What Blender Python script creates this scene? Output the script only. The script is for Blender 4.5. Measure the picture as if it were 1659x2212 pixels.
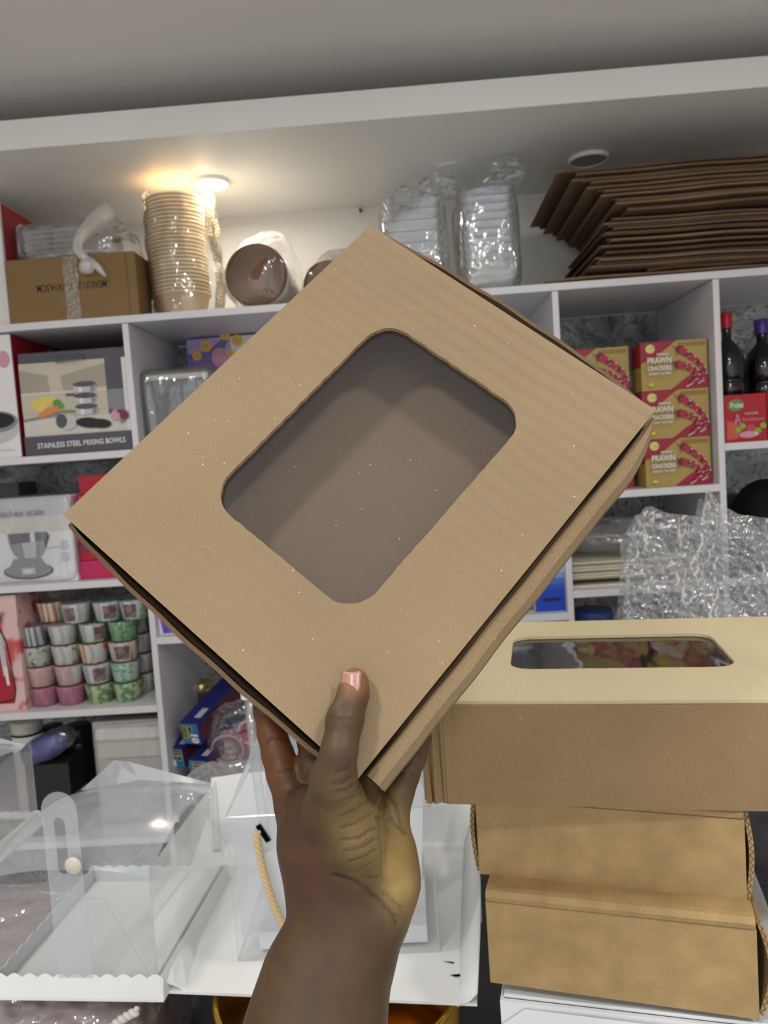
import bpy, bmesh, math, random
import numpy as np
from mathutils import Vector, Matrix, noise
random.seed(7)
for o in list(bpy.data.objects): bpy.data.objects.remove(o)
SC = bpy.context.scene
COL = SC.collection
PI = math.pi
# ------------------------------------------------------------------ camera
FPX, CX, CY = 1660.0, 829.5, 1106.0
_p, _r, _y = math.radians(4.2), math.radians(3.9), math.radians(2.0)
CF = Vector((-math.sin(_y)*math.cos(_p), math.cos(_y)*math.cos(_p), -math.sin(_p)))
_R0 = Vector((math.cos(_y), math.sin(_y), 0)); _U0 = _R0.cross(CF)
CR = _R0*math.cos(_r)-_U0*math.sin(_r); CU = _U0*math.cos(_r)+_R0*math.sin(_r)
CC = Vector((0, 0, 1.6))
cam = bpy.data.cameras.new('camera'); camo = bpy.data.objects.new('camera', cam); COL.objects.link(camo)
m3 = Matrix((CR, CU, -CF)).transposed().to_4x4(); m3.translation = CC
camo.matrix_world = m3
cam.sensor_fit = 'VERTICAL'; cam.sensor_height = 24.0; cam.lens = 24.0*FPX/2212.0
cam.clip_start = 0.02
cam.dof.use_dof = True; cam.dof.focus_distance = 0.42; cam.dof.aperture_fstop = 12.0
SC.camera = camo
def ray(x, y): return CF+CR*((x-CX)/FPX)-CU*((y-CY)/FPX)
def atY(x, y, Y): v = ray(x, y); return CC+v*((Y-CC.y)/v.y)
def atZ(x, y, Z): v = ray(x, y); return CC+v*((Z-CC.z)/v.z)
def atD(x, y, d): return CC+ray(x, y)*d
def rect(x0, y0, x1, y1, Y):
    xm, ym = (x0+x1)/2, (y0+y1)/2
    return atY(x0, ym, Y).x, atY(x1, ym, Y).x, atY(xm, y1, Y).z, atY(xm, y0, Y).z
# ------------------------------------------------------------------ light
W = bpy.data.worlds.new('world'); SC.world = W; W.use_nodes = True
bg = W.node_tree.nodes['Background']; bg.inputs[0].default_value = (0.90, 0.94, 1.0, 1); bg.inputs[1].default_value = 1.0
def area_lamp(name, loc, rot, size, power, col, shape='DISK'):
    l = bpy.data.lights.new(name, 'AREA'); l.shape = shape; l.size = size; l.energy = power; l.color = col
    o = bpy.data.objects.new(name, l); COL.objects.link(o); o.location = loc; o.rotation_euler = rot; return o
LAMPS = [(-0.49, -0.33), (0.54, -0.36), (-0.62, 0.62), (0.62, 0.60)]  # front pair follows the window patches; back pair added to brighten the lids
for (x, y), pw in zip(LAMPS, (8.6, 7.8, 3.4, 3.2)):
    area_lamp('ceiling_and_fill_light', (x, y, 2.405), (0, 0, 0), 0.15, pw, (1.0, 0.97, 0.925))
area_lamp('ceiling_and_fill_light', (0.0, -1.6, 2.405), (0, 0, 0), 0.6, 9.0, (1.0, 0.965, 0.92))  # unseen fill lamp added behind the camera to brighten front-facing surfaces
SC.cycles.transparent_max_bounces = 40
SC.view_settings.view_transform = 'Standard'; SC.view_settings.look = 'None'
SC.view_settings.exposure = 0.12; SC.view_settings.gamma = 1.0; SC.view_settings.use_curve_mapping = False
# ------------------------------------------------------------------ material helpers
MATS = {}
def lin(c):
    if len(c) == 3 and max(c) > 1.0001: c = [v/255 for v in c]
    return tuple((v/12.92 if v <= 0.04045 else ((v+0.055)/1.055)**2.4) for v in c)+(1.0,)
def nn(nt, t, **kw):
    n = nt.nodes.new(t)
    for k, v in kw.items():
        if k.startswith('i_'):
            key = k[2:]; key = int(key) if key.isdigit() else key.replace('_', ' ')
            n.inputs[key].default_value = v
        else: setattr(n, k, v)
    return n
def base(name):
    m = bpy.data.materials.new(name); m.use_nodes = True
    nt = m.node_tree; nt.nodes.clear()
    out = nn(nt, 'ShaderNodeOutputMaterial'); return m, nt, out
def ramp(nt, stops, fac, interp='LINEAR'):
    r = nt.nodes.new('ShaderNodeValToRGB'); r.color_ramp.interpolation = interp
    e = r.color_ramp.elements
    while len(e) < len(stops): e.new(0.5)
    for k, (p, c) in enumerate(stops): e[k].position = p; e[k].color = lin(c)
    nt.links.new(fac, r.inputs[0]); return r
def coords(nt, scale=(1, 1, 1), kind='Object'):
    tc = nn(nt, 'ShaderNodeTexCoord'); mp = nn(nt, 'ShaderNodeMapping'); mp.inputs['Scale'].default_value = scale
    nt.links.new(tc.outputs[kind], mp.inputs[0]); return mp.outputs[0]
def pm(name, col, rough=0.5, metal=0.0, spec=0.5, var=0.06, vscale=12.0, bump=0.0, bscale=80.0, coat=0.0, trans=None, sub=0.0):
    """plain procedural surface: one colour with slight noise variation and optional fine relief"""
    if name in MATS: return MATS[name]
    m, nt, out = base(name); L = nt.links.new
    b = nn(nt, 'ShaderNodeBsdfPrincipled')
    b.inputs['Roughness'].default_value = rough; b.inputs['Metallic'].default_value = metal
    b.inputs['Specular IOR Level'].default_value = spec; b.inputs['Coat Weight'].default_value = coat
    co = coords(nt)
    n = nn(nt, 'ShaderNodeTexNoise'); n.inputs['Scale'].default_value = vscale; n.inputs['Detail'].default_value = 3
    L(co, n.inputs['Vector'])
    c = lin(col); lo = tuple(v*(1-var) for v in c[:3])+(1,); hi = tuple(min(1, v*(1+var)) for v in c[:3])+(1,)
    r = nt.nodes.new('ShaderNodeValToRGB'); r.color_ramp.elements[0].position = 0.35; r.color_ramp.elements[1].position = 0.65
    r.color_ramp.elements[0].color = lo; r.color_ramp.elements[1].color = hi
    L(n.outputs[0], r.inputs[0]); L(r.outputs[0], b.inputs['Base Color'])
    if bump:
        n2 = nn(nt, 'ShaderNodeTexNoise'); n2.inputs['Scale'].default_value = bscale; n2.inputs['Detail'].default_value = 4; L(co, n2.inputs['Vector'])
        bp = nn(nt, 'ShaderNodeBump'); bp.inputs['Strength'].default_value = bump; bp.inputs['Distance'].default_value = 0.002
        L(n2.outputs[0], bp.inputs['Height']); L(bp.outputs[0], b.inputs['Normal'])
    L(b.outputs[0], out.inputs[0]); MATS[name] = m; return m
def kraft(name, col, flute=None, fperiod=0.007, fstr=0.25, mottle=0.08, speck=True, rough=0.75, mscale=9.0):
    """corrugated kraft board: fibres, specks and faint flute ribs along one local axis"""
    if name in MATS: return MATS[name]
    m, nt, out = base(name); L = nt.links.new
    b = nn(nt, 'ShaderNodeBsdfPrincipled'); b.inputs['Roughness'].default_value = rough; b.inputs['Specular IOR Level'].default_value = 0.25
    co = coords(nt)
    c = lin(col)[:3]
    n = nn(nt, 'ShaderNodeTexNoise', i_Scale=mscale, i_Detail=4.0); L(co, n.inputs['Vector'])
    r = nt.nodes.new('ShaderNodeValToRGB'); r.color_ramp.elements[0].position = 0.3; r.color_ramp.elements[1].position = 0.72
    r.color_ramp.elements[0].color = tuple(v*(1-mottle) for v in c)+(1,); r.color_ramp.elements[1].color = tuple(v*(1+mottle) for v in c)+(1,)
    L(n.outputs[0], r.inputs[0])
    f = nn(nt, 'ShaderNodeTexNoise', i_Scale=900.0, i_Detail=4.0, i_Roughness=0.6); L(co, f.inputs['Vector'])
    fr = nt.nodes.new('ShaderNodeValToRGB'); fr.color_ramp.elements[0].position = 0.3; fr.color_ramp.elements[1].position = 0.7
    fr.color_ramp.elements[0].color = (0.88, 0.88, 0.88, 1); fr.color_ramp.elements[1].color = (1.10, 1.10, 1.10, 1)
    L(f.outputs[0], fr.inputs[0])
    mx = nn(nt, 'ShaderNodeMixRGB', blend_type='MULTIPLY'); mx.inputs[0].default_value = 1.0; L(r.outputs[0], mx.inputs[1]); L(fr.outputs[0], mx.inputs[2])
    last = mx.outputs[0]
    if speck:
        for sc, th, colr in ((150.0, 0.055, (0.92, 0.8, 0.6, 1)), (105.0, 0.04, (0.05, 0.03, 0.02, 1))):
            v = nn(nt, 'ShaderNodeTexVoronoi', i_Scale=sc); L(co, v.inputs['Vector'])
            lt = nn(nt, 'ShaderNodeMath', operation='LESS_THAN'); lt.inputs[1].default_value = th; L(v.outputs['Distance'], lt.inputs[0])
            wn = nn(nt, 'ShaderNodeTexWhiteNoise'); L(v.outputs['Position'], wn.inputs['Vector'])
            g = nn(nt, 'ShaderNodeMath', operation='GREATER_THAN'); g.inputs[1].default_value = 0.72; L(wn.outputs[0], g.inputs[0])
            k = nn(nt, 'ShaderNodeMath', operation='MULTIPLY'); L(lt.outputs[0], k.inputs[0]); L(g.outputs[0], k.inputs[1])
            k2 = nn(nt, 'ShaderNodeMath', operation='MULTIPLY'); k2.inputs[1].default_value = 0.7; L(k.outputs[0], k2.inputs[0])
            m2 = nn(nt, 'ShaderNodeMixRGB'); m2.inputs[2].default_value = colr; L(k2.outputs[0], m2.inputs[0]); L(last, m2.inputs[1]); last = m2.outputs[0]
    L(last, b.inputs['Base Color'])
    bp = nn(nt, 'ShaderNodeBump', i_Strength=0.06, i_Distance=0.0004); L(f.outputs[0], bp.inputs['Height'])
    nrm = bp.outputs[0]
    if flute is not None:
        wv = nn(nt, 'ShaderNodeTexWave', wave_type='BANDS', bands_direction='XYZ'[flute], wave_profile='SIN')
        wv.inputs['Scale'].default_value = 2*PI/fperiod/20.0; wv.inputs['Distortion'].default_value = 3.0
        wv.inputs['Detail'].default_value = 2.0; wv.inputs['Detail Scale'].default_value = 0.25
        L(co, wv.inputs['Vector'])
        msk = nn(nt, 'ShaderNodeTexNoise', i_Scale=14.0); L(co, msk.inputs['Vector'])
        mr = nn(nt, 'ShaderNodeMath', operation='MULTIPLY'); L(wv.outputs[1], mr.inputs[0])
        sx = nn(nt, 'ShaderNodeSeparateXYZ'); L(co, sx.inputs[0])
        mg = nn(nt, 'ShaderNodeMapRange'); mg.inputs[1].default_value = 0.0; mg.inputs[2].default_value = 0.16; mg.inputs[3].default_value = 1.0; mg.inputs[4].default_value = 0.12; L(sx.outputs[1-flute if flute == 0 else flute], mg.inputs[0])
        mk = nn(nt, 'ShaderNodeMath', operation='MULTIPLY'); L(mg.outputs[0], mk.inputs[0]); L(msk.outputs[0], mk.inputs[1]); L(mk.outputs[0], mr.inputs[1])
        b2 = nn(nt, 'ShaderNodeBump', i_Strength=fstr, i_Distance=0.0016); L(mr.outputs[0], b2.inputs['Height']); L(nrm, b2.inputs['Normal']); nrm = b2.outputs[0]
    L(nrm, b.inputs['Normal']); L(b.outputs[0], out.inputs[0]); MATS[name] = m; return m
def film(name, tint=(0.97, 0.98, 1.0), haze=0.08, hcol=(0.9, 0.93, 0.96), rough=0.08, gloss=0.06, fres=0.6, bump=0.0, bscale=30.0, bdist=0.004, stretch=(1, 1, 1)):
    """thin clear plastic: see-through, slightly milky, glossy"""
    if name in MATS: return MATS[name]
    m, nt, out = base(name); L = nt.links.new
    t = nn(nt, 'ShaderNodeBsdfTransparent'); t.inputs[0].default_value = tint+(1,)
    d = nn(nt, 'ShaderNodeBsdfDiffuse'); d.inputs[0].default_value = hcol+(1,)
    tl = nn(nt, 'ShaderNodeBsdfTranslucent'); tl.inputs[0].default_value = hcol+(1,)
    dm = nn(nt, 'ShaderNodeMixShader'); dm.inputs[0].default_value = 0.4; L(d.outputs[0], dm.inputs[1]); L(tl.outputs[0], dm.inputs[2])
    g = nn(nt, 'ShaderNodeBsdfGlossy'); g.inputs['Roughness'].default_value = rough; g.inputs[0].default_value = (1, 1, 1, 1)
    m1 = nn(nt, 'ShaderNodeMixShader'); m1.inputs[0].default_value = haze; L(t.outputs[0], m1.inputs[1]); L(dm.outputs[0], m1.inputs[2])
    lw = nn(nt, 'ShaderNodeLayerWeight'); lw.inputs['Blend'].default_value = 0.25
    mu = nn(nt, 'ShaderNodeMath', operation='MULTIPLY_ADD'); mu.inputs[1].default_value = fres; mu.inputs[2].default_value = gloss; mu.use_clamp = True
    L(lw.outputs['Fresnel'], mu.inputs[0])
    m2 = nn(nt, 'ShaderNodeMixShader'); L(mu.outputs[0], m2.inputs[0]); L(m1.outputs[0], m2.inputs[1]); L(g.outputs[0], m2.inputs[2])
    if bump:
        co = coords(nt, stretch)
        n = nn(nt, 'ShaderNodeTexNoise', i_Scale=bscale, i_Detail=3.0); L(co, n.inputs['Vector'])
        bp = nn(nt, 'ShaderNodeBump', i_Strength=bump, i_Distance=bdist); L(n.outputs[0], bp.inputs['Height'])
        for s in (g, lw): L(bp.outputs[0], s.inputs['Normal'])
    L(m2.outputs[0], out.inputs[0]); MATS[name] = m; return m
def emit(name, col, strength):
    if name in MATS: return MATS[name]
    m, nt, out = base(name); e = nn(nt, 'ShaderNodeEmission'); e.inputs[0].default_value = lin(col); e.inputs[1].default_value = strength
    nt.links.new(e.outputs[0], out.inputs[0]); MATS[name] = m; return m
def pattern(name, c1, c2, kind='blob', scale=60.0, thr=0.5, rough=0.5, stretch=(1, 1, 1), c3=None):
    """two-colour printed pattern"""
    if name in MATS: return MATS[name]
    m, nt, out = base(name); L = nt.links.new
    b = nn(nt, 'ShaderNodeBsdfPrincipled'); b.inputs['Roughness'].default_value = rough
    co = coords(nt, stretch)
    if kind == 'wave':
        t = nn(nt, 'ShaderNodeTexWave', i_Scale=scale, i_Distortion=1.0); fac = t.outputs[1]
    elif kind == 'dots':
        t = nn(nt, 'ShaderNodeTexVoronoi', i_Scale=scale); fac = t.outputs['Distance']
    else:
        t = nn(nt, 'ShaderNodeTexNoise', i_Scale=scale, i_Detail=2.0); fac = t.outputs[0]
    L(co, t.inputs['Vector'])
    st = [(max(0, thr-0.04), c1), (min(1, thr+0.04), c2)]
    if c3: st.append((min(1, thr+0.2), c3))
    r = ramp(nt, st, fac); L(r.outputs[0], b.inputs['Base Color']); L(b.outputs[0], out.inputs[0]); MATS[name] = m; return m
# ------------------------------------------------------------------ mesh helpers
class MB:
    def __init__(s): s.v = []; s.f = []; s.m = []
    def add(s, vs, fs, mi=0):
        o = len(s.v); s.v += [tuple(v) for v in vs]; s.f += [tuple(i+o for i in f) for f in fs]; s.m += [mi]*len(fs); return s
    def box(s, x0, x1, y0, y1, z0, z1, mi=0):
        return s.add([(x0, y0, z0), (x1, y0, z0), (x1, y1, z0), (x0, y1, z0), (x0, y0, z1), (x1, y0, z1), (x1, y1, z1), (x0, y1, z1)],
                     [(0, 3, 2, 1), (4, 5, 6, 7), (0, 1, 5, 4), (1, 2, 6, 5), (2, 3, 7, 6), (3, 0, 4, 7)], mi)
    def poly(s, pts, mi=0): return s.add(pts, [tuple(range(len(pts)))], mi)
    def grid(s, P, mi=0, closed=False):
        nu, nv = len(P), len(P[0]); vs = [p for row in P for p in row]; fs = []
        for i in range(nu-1):
            for j in range(nv if closed else nv-1):
                j2 = (j+1) % nv; fs.append((i*nv+j, i*nv+j2, (i+1)*nv+j2, (i+1)*nv+j))
        return s.add(vs, fs, mi)
    def lathe(s, prof, seg=32, c=(0, 0, 0), axis='z', mi=0, a0=0.0, a1=2*PI, fn=None):
        full = abs(a1-a0-2*PI) < 1e-6; n = seg if full else seg+1; P = []
        for (r, h) in prof:
            row = []
            for k in range(n):
                a = a0+(a1-a0)*k/seg; rr = r*(fn(a, h) if fn else 1); u, w = rr*math.cos(a), rr*math.sin(a)
                row.append((c[0]+u, c[1]+w, c[2]+h) if axis == 'z' else ((c[0]+u, c[1]+h, c[2]+w) if axis == 'y' else (c[0]+h, c[1]+u, c[2]+w)))
            P.append(row)
        return s.grid(P, mi, full)
    def tube(s, pts, r, seg=8, mi=0, caps=True):
        pts = [Vector(p) for p in pts]; P = []; n = len(pts)
        rr = r if isinstance(r, (list, tuple)) else [r]*n
        t0 = (pts[1]-pts[0]).normalized(); up = Vector((0, 0, 1)) if abs(t0.z) < 0.9 else Vector((1, 0, 0)); a = t0.cross(up).normalized()
        for i in range(n):
            t = (pts[min(i+1, n-1)]-pts[max(i-1, 0)]).normalized(); a = (a-t*a.dot(t)).normalized(); b = t.cross(a)
            P.append([tuple(pts[i]+(a*math.cos(2*PI*k/seg)+b*math.sin(2*PI*k/seg))*rr[i]) for k in range(seg)])
        o = len(s.v); s.grid(P, mi, True)
        if caps: s.f += [tuple(o+k for k in range(seg)), tuple(o+(n-1)*seg+k for k in range(seg))]; s.m += [mi, mi]
        return s
    def build(s, name, mats, parent=None, smooth=False, bevel=0.0, solid=0.0, weld=False):
        me = bpy.data.meshes.new(name); me.from_pydata(s.v, [], s.f)
        if not isinstance(mats, (list, tuple)): mats = [mats]
        for m in mats: me.materials.append(m)
        me.polygons.foreach_set('material_index', s.m)
        bm = bmesh.new(); bm.from_mesh(me)
        if weld: bmesh.ops.remove_doubles(bm, verts=bm.verts, dist=1e-6)
        if bevel: bmesh.ops.bevel(bm, geom=list(bm.edges), offset=bevel, segments=2, profile=0.5, affect='EDGES', clamp_overlap=True)
        bmesh.ops.recalc_face_normals(bm, faces=bm.faces)
        if solid: bmesh.ops.solidify(bm, geom=list(bm.faces), thickness=solid)
        if smooth:
            for f in bm.faces: f.smooth = True
        bm.to_mesh(me); bm.free()
        o = bpy.data.objects.new(name, me); COL.objects.link(o)
        if parent is not None: o.parent = parent
        return o
def tag(o, label, cat, group=None):
    o['label'] = label; o['category'] = cat
    if group: o['group'] = group
    return o
def thing(name, label, cat, loc=(0, 0, 0), rotz=0.0, group=None):
    o = bpy.data.objects.new(name, None); COL.objects.link(o); o.empty_display_size = 0.02
    o.location = loc; o.rotation_euler = (0, 0, rotz); return tag(o, label, cat, group)
def struct(o): o['kind'] = 'structure'; return o
def dup(o, parent=None):
    c = o.copy(); COL.objects.link(c); c.parent = parent
    for ch in list(o.children): dup(ch, c)
    return c
def carton_body(name, w, d, h, mats, parent, bev=0.0015):
    """bevelled box: x centred, front at y=0, base at z=0"""
    return MB().box(-w/2, w/2, 0, d, 0, h).build(name, mats, parent, bevel=bev)
_tx = {}
def lettering(parent, s, cx, cz, w, h, y, mat, rot=0.0, name='lettering', bold=0.0, frame=None):
    """flat printed letters on a face that looks towards -y (x right, z up)"""
    key = (s, bold)
    if key not in _tx:
        cu = bpy.data.curves.new('t', 'FONT'); cu.body = s; cu.align_x = 'CENTER'; cu.offset = bold; cu.resolution_u = 3
        to = bpy.data.objects.new('t', cu); COL.objects.link(to)
        dg = bpy.context.evaluated_depsgraph_get(); me = bpy.data.meshes.new_from_object(to.evaluated_get(dg))
        vs = np.array([v.co[:] for v in me.vertices]); fs = [tuple(p.vertices) for p in me.polygons]
        bpy.data.objects.remove(to); bpy.data.curves.remove(cu); bpy.data.meshes.remove(me)
        mn, mxx = vs.min(0), vs.max(0); vs = (vs-(mn+mxx)/2)/np.maximum(mxx-mn, 1e-6); _tx[key] = (vs, fs)
    vs, fs = _tx[key]; ca, sa = math.cos(rot), math.sin(rot); out = []
    for v in vs:
        a, b = v[0]*w, v[1]*h; p = (cx+a*ca-b*sa, y, cz+a*sa+b*ca); out.append(frame(*p) if frame else p)
    b = MB(); b.add(out, fs); return b.build(name, mat, parent)
class Print:
    """flat print on a face that looks towards -y; later shapes lie on top"""
    def __init__(s, y=0.0, step=0.00015): s.b = MB(); s.mats = []; s.y = y-0.0004; s.st = step; s.n = 0
    def mi(s, m):
        if m not in s.mats: s.mats.append(m)
        return s.mats.index(m)
    def pts(s, P, m): s.n += 1; y = s.y-s.n*s.st; s.b.poly([(x, y, z) for x, z in P], s.mi(m)); return s
    def rect(s, x0, x1, z0, z1, m): return s.pts([(x0, z0), (x1, z0), (x1, z1), (x0, z1)], m)
    def ell(s, cx, cz, rx, rz, m, rot=0.0, a0=0, a1=2*PI, n=24):
        c, sn = math.cos(rot), math.sin(rot); P = []
        for k in range(n):
            a = a0+(a1-a0)*k/(n if a1-a0 > 6.2 else n-1); u, v = rx*math.cos(a), rz*math.sin(a); P.append((cx+u*c-v*sn, cz+u*sn+v*c))
        return s.pts(P, m)
    def stroke(s, P, w, m):
        for (a, b), (c, d) in zip(P[:-1], P[1:]):
            L = math.hypot(c-a, d-b) or 1; nx, nz = -(d-b)/L*w/2, (c-a)/L*w/2
            s.pts([(a+nx, b+nz), (a-nx, b-nz), (c-nx, d-nz), (c+nx, d+nz)], m)
        return s
    def build(s, parent, name='printed_picture'): return s.b.build(name, s.mats, parent)
def flat(name, col, rough=0.45, var=0.03): return pm(name, col, rough=rough, var=var)
def rounded_rect(x0, x1, y0, y1, r, n=8):
    P = []
    for (cx, cy, a) in ((x1-r, y0+r, -PI/2), (x1-r, y1-r, 0), (x0+r, y1-r, PI/2), (x0+r, y0+r, PI)):
        for k in range(n+1): t = a+PI/2*k/n; P.append((cx+r*math.cos(t), cy+r*math.sin(t)))
    return P
def panel_with_hole(name, outer, hole, z0, z1, mat, parent, jitter=0.0, seed=1):
    """flat board in the xy plane with a cut-out"""
    rnd = random.Random(seed); bm = bmesh.new()
    def loop(P, step=None, jit=0.0):
        Q = []
        for (a, b), (c, d) in zip(P, P[1:]+P[:1]):
            L = math.hypot(c-a, d-b); n = max(1, int(L/step)) if step else 1
            for k in range(n): t = k/n; Q.append((a+(c-a)*t+rnd.uniform(-jit, jit), b+(d-b)*t+rnd.uniform(-jit, jit)))
        vs = [bm.verts.new((x, y, z0)) for x, y in Q]
        return [bm.edges.new((vs[i], vs[(i+1) % len(vs)])) for i in range(len(vs))]
    E = loop(outer)+loop(hole, 0.004, jitter)
    bmesh.ops.triangle_fill(bm, edges=E, use_beauty=True)
    bmesh.ops.recalc_face_normals(bm, faces=bm.faces)
    g = bmesh.ops.extrude_face_region(bm, geom=list(bm.faces))
    for v in g['geom']:
        if isinstance(v, bmesh.types.BMVert): v.co.z = z1
    bmesh.ops.recalc_face_normals(bm, faces=bm.faces)
    me = bpy.data.meshes.new(name); bm.to_mesh(me); bm.free(); me.materials.append(mat)
    o = bpy.data.objects.new(name, me); COL.objects.link(o); o.parent = parent; return o
def lumpy(name, x0, x1, y0, y1, z0, z1, mat, parent=None, n=14, e=5.0, amp=0.006, freq=18.0, stretch=(1, 1, 1), seed=0, top=None, shape=None):
    """soft wrapped bundle: rounded box whose skin is wrinkled"""
    b = MB(); c = Vector(((x0+x1)/2, (y0+y1)/2, (z0+z1)/2)); h = Vector(((x1-x0)/2, (y1-y0)/2, (z1-z0)/2))
    rows = []; nu, nv = n*2, n*4
    sp = lambda v: math.copysign(abs(v)**(2.0/e), v)
    for i in range(nu+1):
        ph = -PI/2+PI*i/nu; row = []
        for j in range(nv):
            th = 2*PI*j/nv
            d = Vector((sp(math.cos(ph))*sp(math.cos(th)), sp(math.cos(ph))*sp(math.sin(th)), sp(math.sin(ph))))
            p = Vector((c.x+h.x*d.x, c.y+h.y*d.y, c.z+h.z*d.z))
            q = Vector((p.x*stretch[0], p.y*stretch[1], p.z*stretch[2]))*freq+Vector((seed*7.3, seed*3.1, 0))
            k = noise.noise(q)+0.5*noise.noise(q*2.3)
            dn = d.normalized(); p = p+dn*(k*amp)
            if shape: p = shape(p)
            p.z = max(p.z, z0)
            row.append(tuple(p))
        rows.append(row)
    b.grid(rows, 0, True); return b.build(name, mat, parent, smooth=True)
# ------------------------------------------------------------------ the room
WALLW = pm('wall_paint', (226, 224, 218), rough=0.6, var=0.03, vscale=3, bump=0.05, bscale=60)
CEILM = pm('ceiling_paint', (236, 232, 228), rough=0.6, var=0.03, vscale=2)
SOFFM = pm('soffit_paint', (236, 235, 230), rough=0.45, var=0.02, vscale=3)
FLOORM = pm('floor_tile', (208, 203, 195), rough=0.4, var=0.1)
YW, YS, ZS = 2.205, 1.80, 2.294
def marble():
    m, nt, out = base('marble_wallpaper'); L = nt.links.new
    b = nn(nt, 'ShaderNodeBsdfPrincipled'); b.inputs['Roughness'].default_value = 0.5
    co = coords(nt, (1, 1, 1))
    n1 = nn(nt, 'ShaderNodeTexNoise', i_Scale=5.5, i_Detail=5.0, i_Distortion=1.6); L(co, n1.inputs['Vector'])
    n2 = nn(nt, 'ShaderNodeTexNoise', i_Scale=12.0, i_Detail=6.0, i_Distortion=2.5); L(co, n2.inputs['Vector'])
    r1 = ramp(nt, [(0.30, (116, 118, 120)), (0.5, (190, 191, 190)), (0.7, (228, 228, 225))], n1.outputs[0])
    r2 = ramp(nt, [(0.40, (255, 255, 255)), (0.475, (235, 235, 235)), (0.5, (40, 42, 46)), (0.53, (235, 235, 235))], n2.outputs[0])
    mx = nn(nt, 'ShaderNodeMixRGB', blend_type='MULTIPLY'); mx.inputs[0].default_value = 0.85; L(r1.outputs[0], mx.inputs[1]); L(r2.outputs[0], mx.inputs[2])
    L(mx.outputs[0], b.inputs['Base Color']); L(b.outputs[0], out.inputs[0]); return m
MARBLE = marble()
struct(MB().box(-1.9, 1.9, -2.2, YW+0.1, -0.05, 0.0).build('floor', FLOORM))
struct(MB().box(-1.9, 1.9, YW, YW+0.1, 0.0, 2.62).build('wall_back', WALLW))
struct(MB().box(-2.0, -1.9, -2.2, YW+0.1, 0.0, 2.62).build('wall_left', WALLW))
struct(MB().box(1.9, 2.0, -2.2, YW+0.1, 0.0, 2.62).build('wall_right', WALLW))
struct(MB().box(-1.9, 1.9, -2.2, YW, 2.43, 2.62).build('ceiling', CEILM))
struct(MB().box(-1.9, 1.9, 1.648, YW, ZS, ZS+0.0605).build('trim_1', SOFFM))
struct(MB().box(-1.9, 1.9, YW-0.006, YW-0.001, 0.0, 1.945).build('trim_2', MARBLE))
# downlights
def downlight(name, label, px, py, r, lit):
    p = atZ(px, py, ZS); t = thing(name, label, 'light', (p.x, p.y, ZS))
    prof = [(r*0.86, -0.003), (r*0.875, -0.0085), (r*0.93, -0.0095), (r*0.985, -0.007), (r, 0.0)]
    MB().lathe(prof, 40).build('ring', pm('lamp_ring', (235, 232, 226), rough=0.35), t, smooth=True)
    MB().lathe([(0.0001, -0.0068), (r*0.5, -0.0068), (r*0.87, -0.0062)], 40).build('diffuser', emit('lamp_lit', (255, 244, 226), 14.0) if lit else pm('lamp_off', (150, 146, 140), rough=0.3), t)
    return p
pl = downlight('downlight', 'round recessed ceiling downlight, switched on, above the paper bowls', 455, 392, 0.046, True)
downlight('downlight', 'round ceiling downlight, switched off, above the flattened cartons', 1271, 341, 0.049, False)
area_lamp('downlight_light', (pl.x, pl.y, ZS-0.02), (0, 0, 0), 0.075, 1.7, (1.0, 0.92, 0.78))
for (x, y), lb_ in zip(LAMPS+[(0.0, -1.6)], ('front left', 'front right', 'added back left', 'added back right', 'added rearmost')):
    t = thing('ceiling_and_added_lamp', 'round ceiling lamp overhead, %s one of the five over the shop floor' % lb_, 'light', (x, y, 2.43), group='ceiling lamps over the shop floor')  # the back pair and the rear one are added fill lamps
    MB().lathe([(0.085, -0.012), (0.10, -0.015), (0.105, 0.0)], 32).build('ring', pm('lamp_ring', (235, 232, 226)), t, smooth=True)
p = atZ(779, 447, ZS)
nl = MB().tube([(p.x, YW-0.001, ZS-0.012), (p.x, YW-0.02, ZS-0.012)], [0.003, 0.005], 8).build('nail', pm('nail_brown', (96, 74, 44))); tag(nl, 'small brown nail in the white wall just under the ceiling', 'nail')
# ------------------------------------------------------------------ shelving
SHELF = pm('shelf_laminate', (222, 220, 224), rough=0.35, var=0.02, vscale=4)
LILAC = SHELF
sh = thing('shelving_unit', 'white laminate wall shelving with tall bays across the back wall', 'shelf', (0, YS, 0))
D_ = YW-YS-0.008
def board(x0, x1, zc, name='shelf_board', t=0.017, front=0.0): return MB().box(x0, x1, front, D_, zc-t/2, zc+t/2).build(name, SHELF, sh, bevel=0.001)
def upright(x0, z0=0.0, z1=1.9475, t=0.0145): return MB().box(x0, x0+t, 0.002, D_, z0, z1).build('divider', SHELF, sh, bevel=0.001)
Z_TOP, Z_B1, Z_B2, Z_B3 = 1.957, 1.646, 1.340, 1.028
XL, XM, XR = -0.6440, 0.3545, 0.7180
board(-1.3, 1.4, Z_TOP)
for x in (XL, XM, XR, -1.3, 1.385): upright(x)
upright(-0.145, 1.645)
for z in (Z_B1, Z_B2, Z_B3, 0.70, 0.36): board(-1.285, XL, z)
for z in (Z_B1, 1.193, 0.75): board(XL+0.0145, XM, z)
for z in (1.473, 1.244, 0.90, 0.5): board(XM+0.0145, XR, z)
for z in (1.566, 1.25, 0.92, 0.5): board(XR+0.0145, 1.385, z)
ZT = Z_TOP+0.0085; Z1 = Z_B1+0.0085; Z2 = Z_B2+0.0085; Z3 = Z_B3+0.0085
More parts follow.
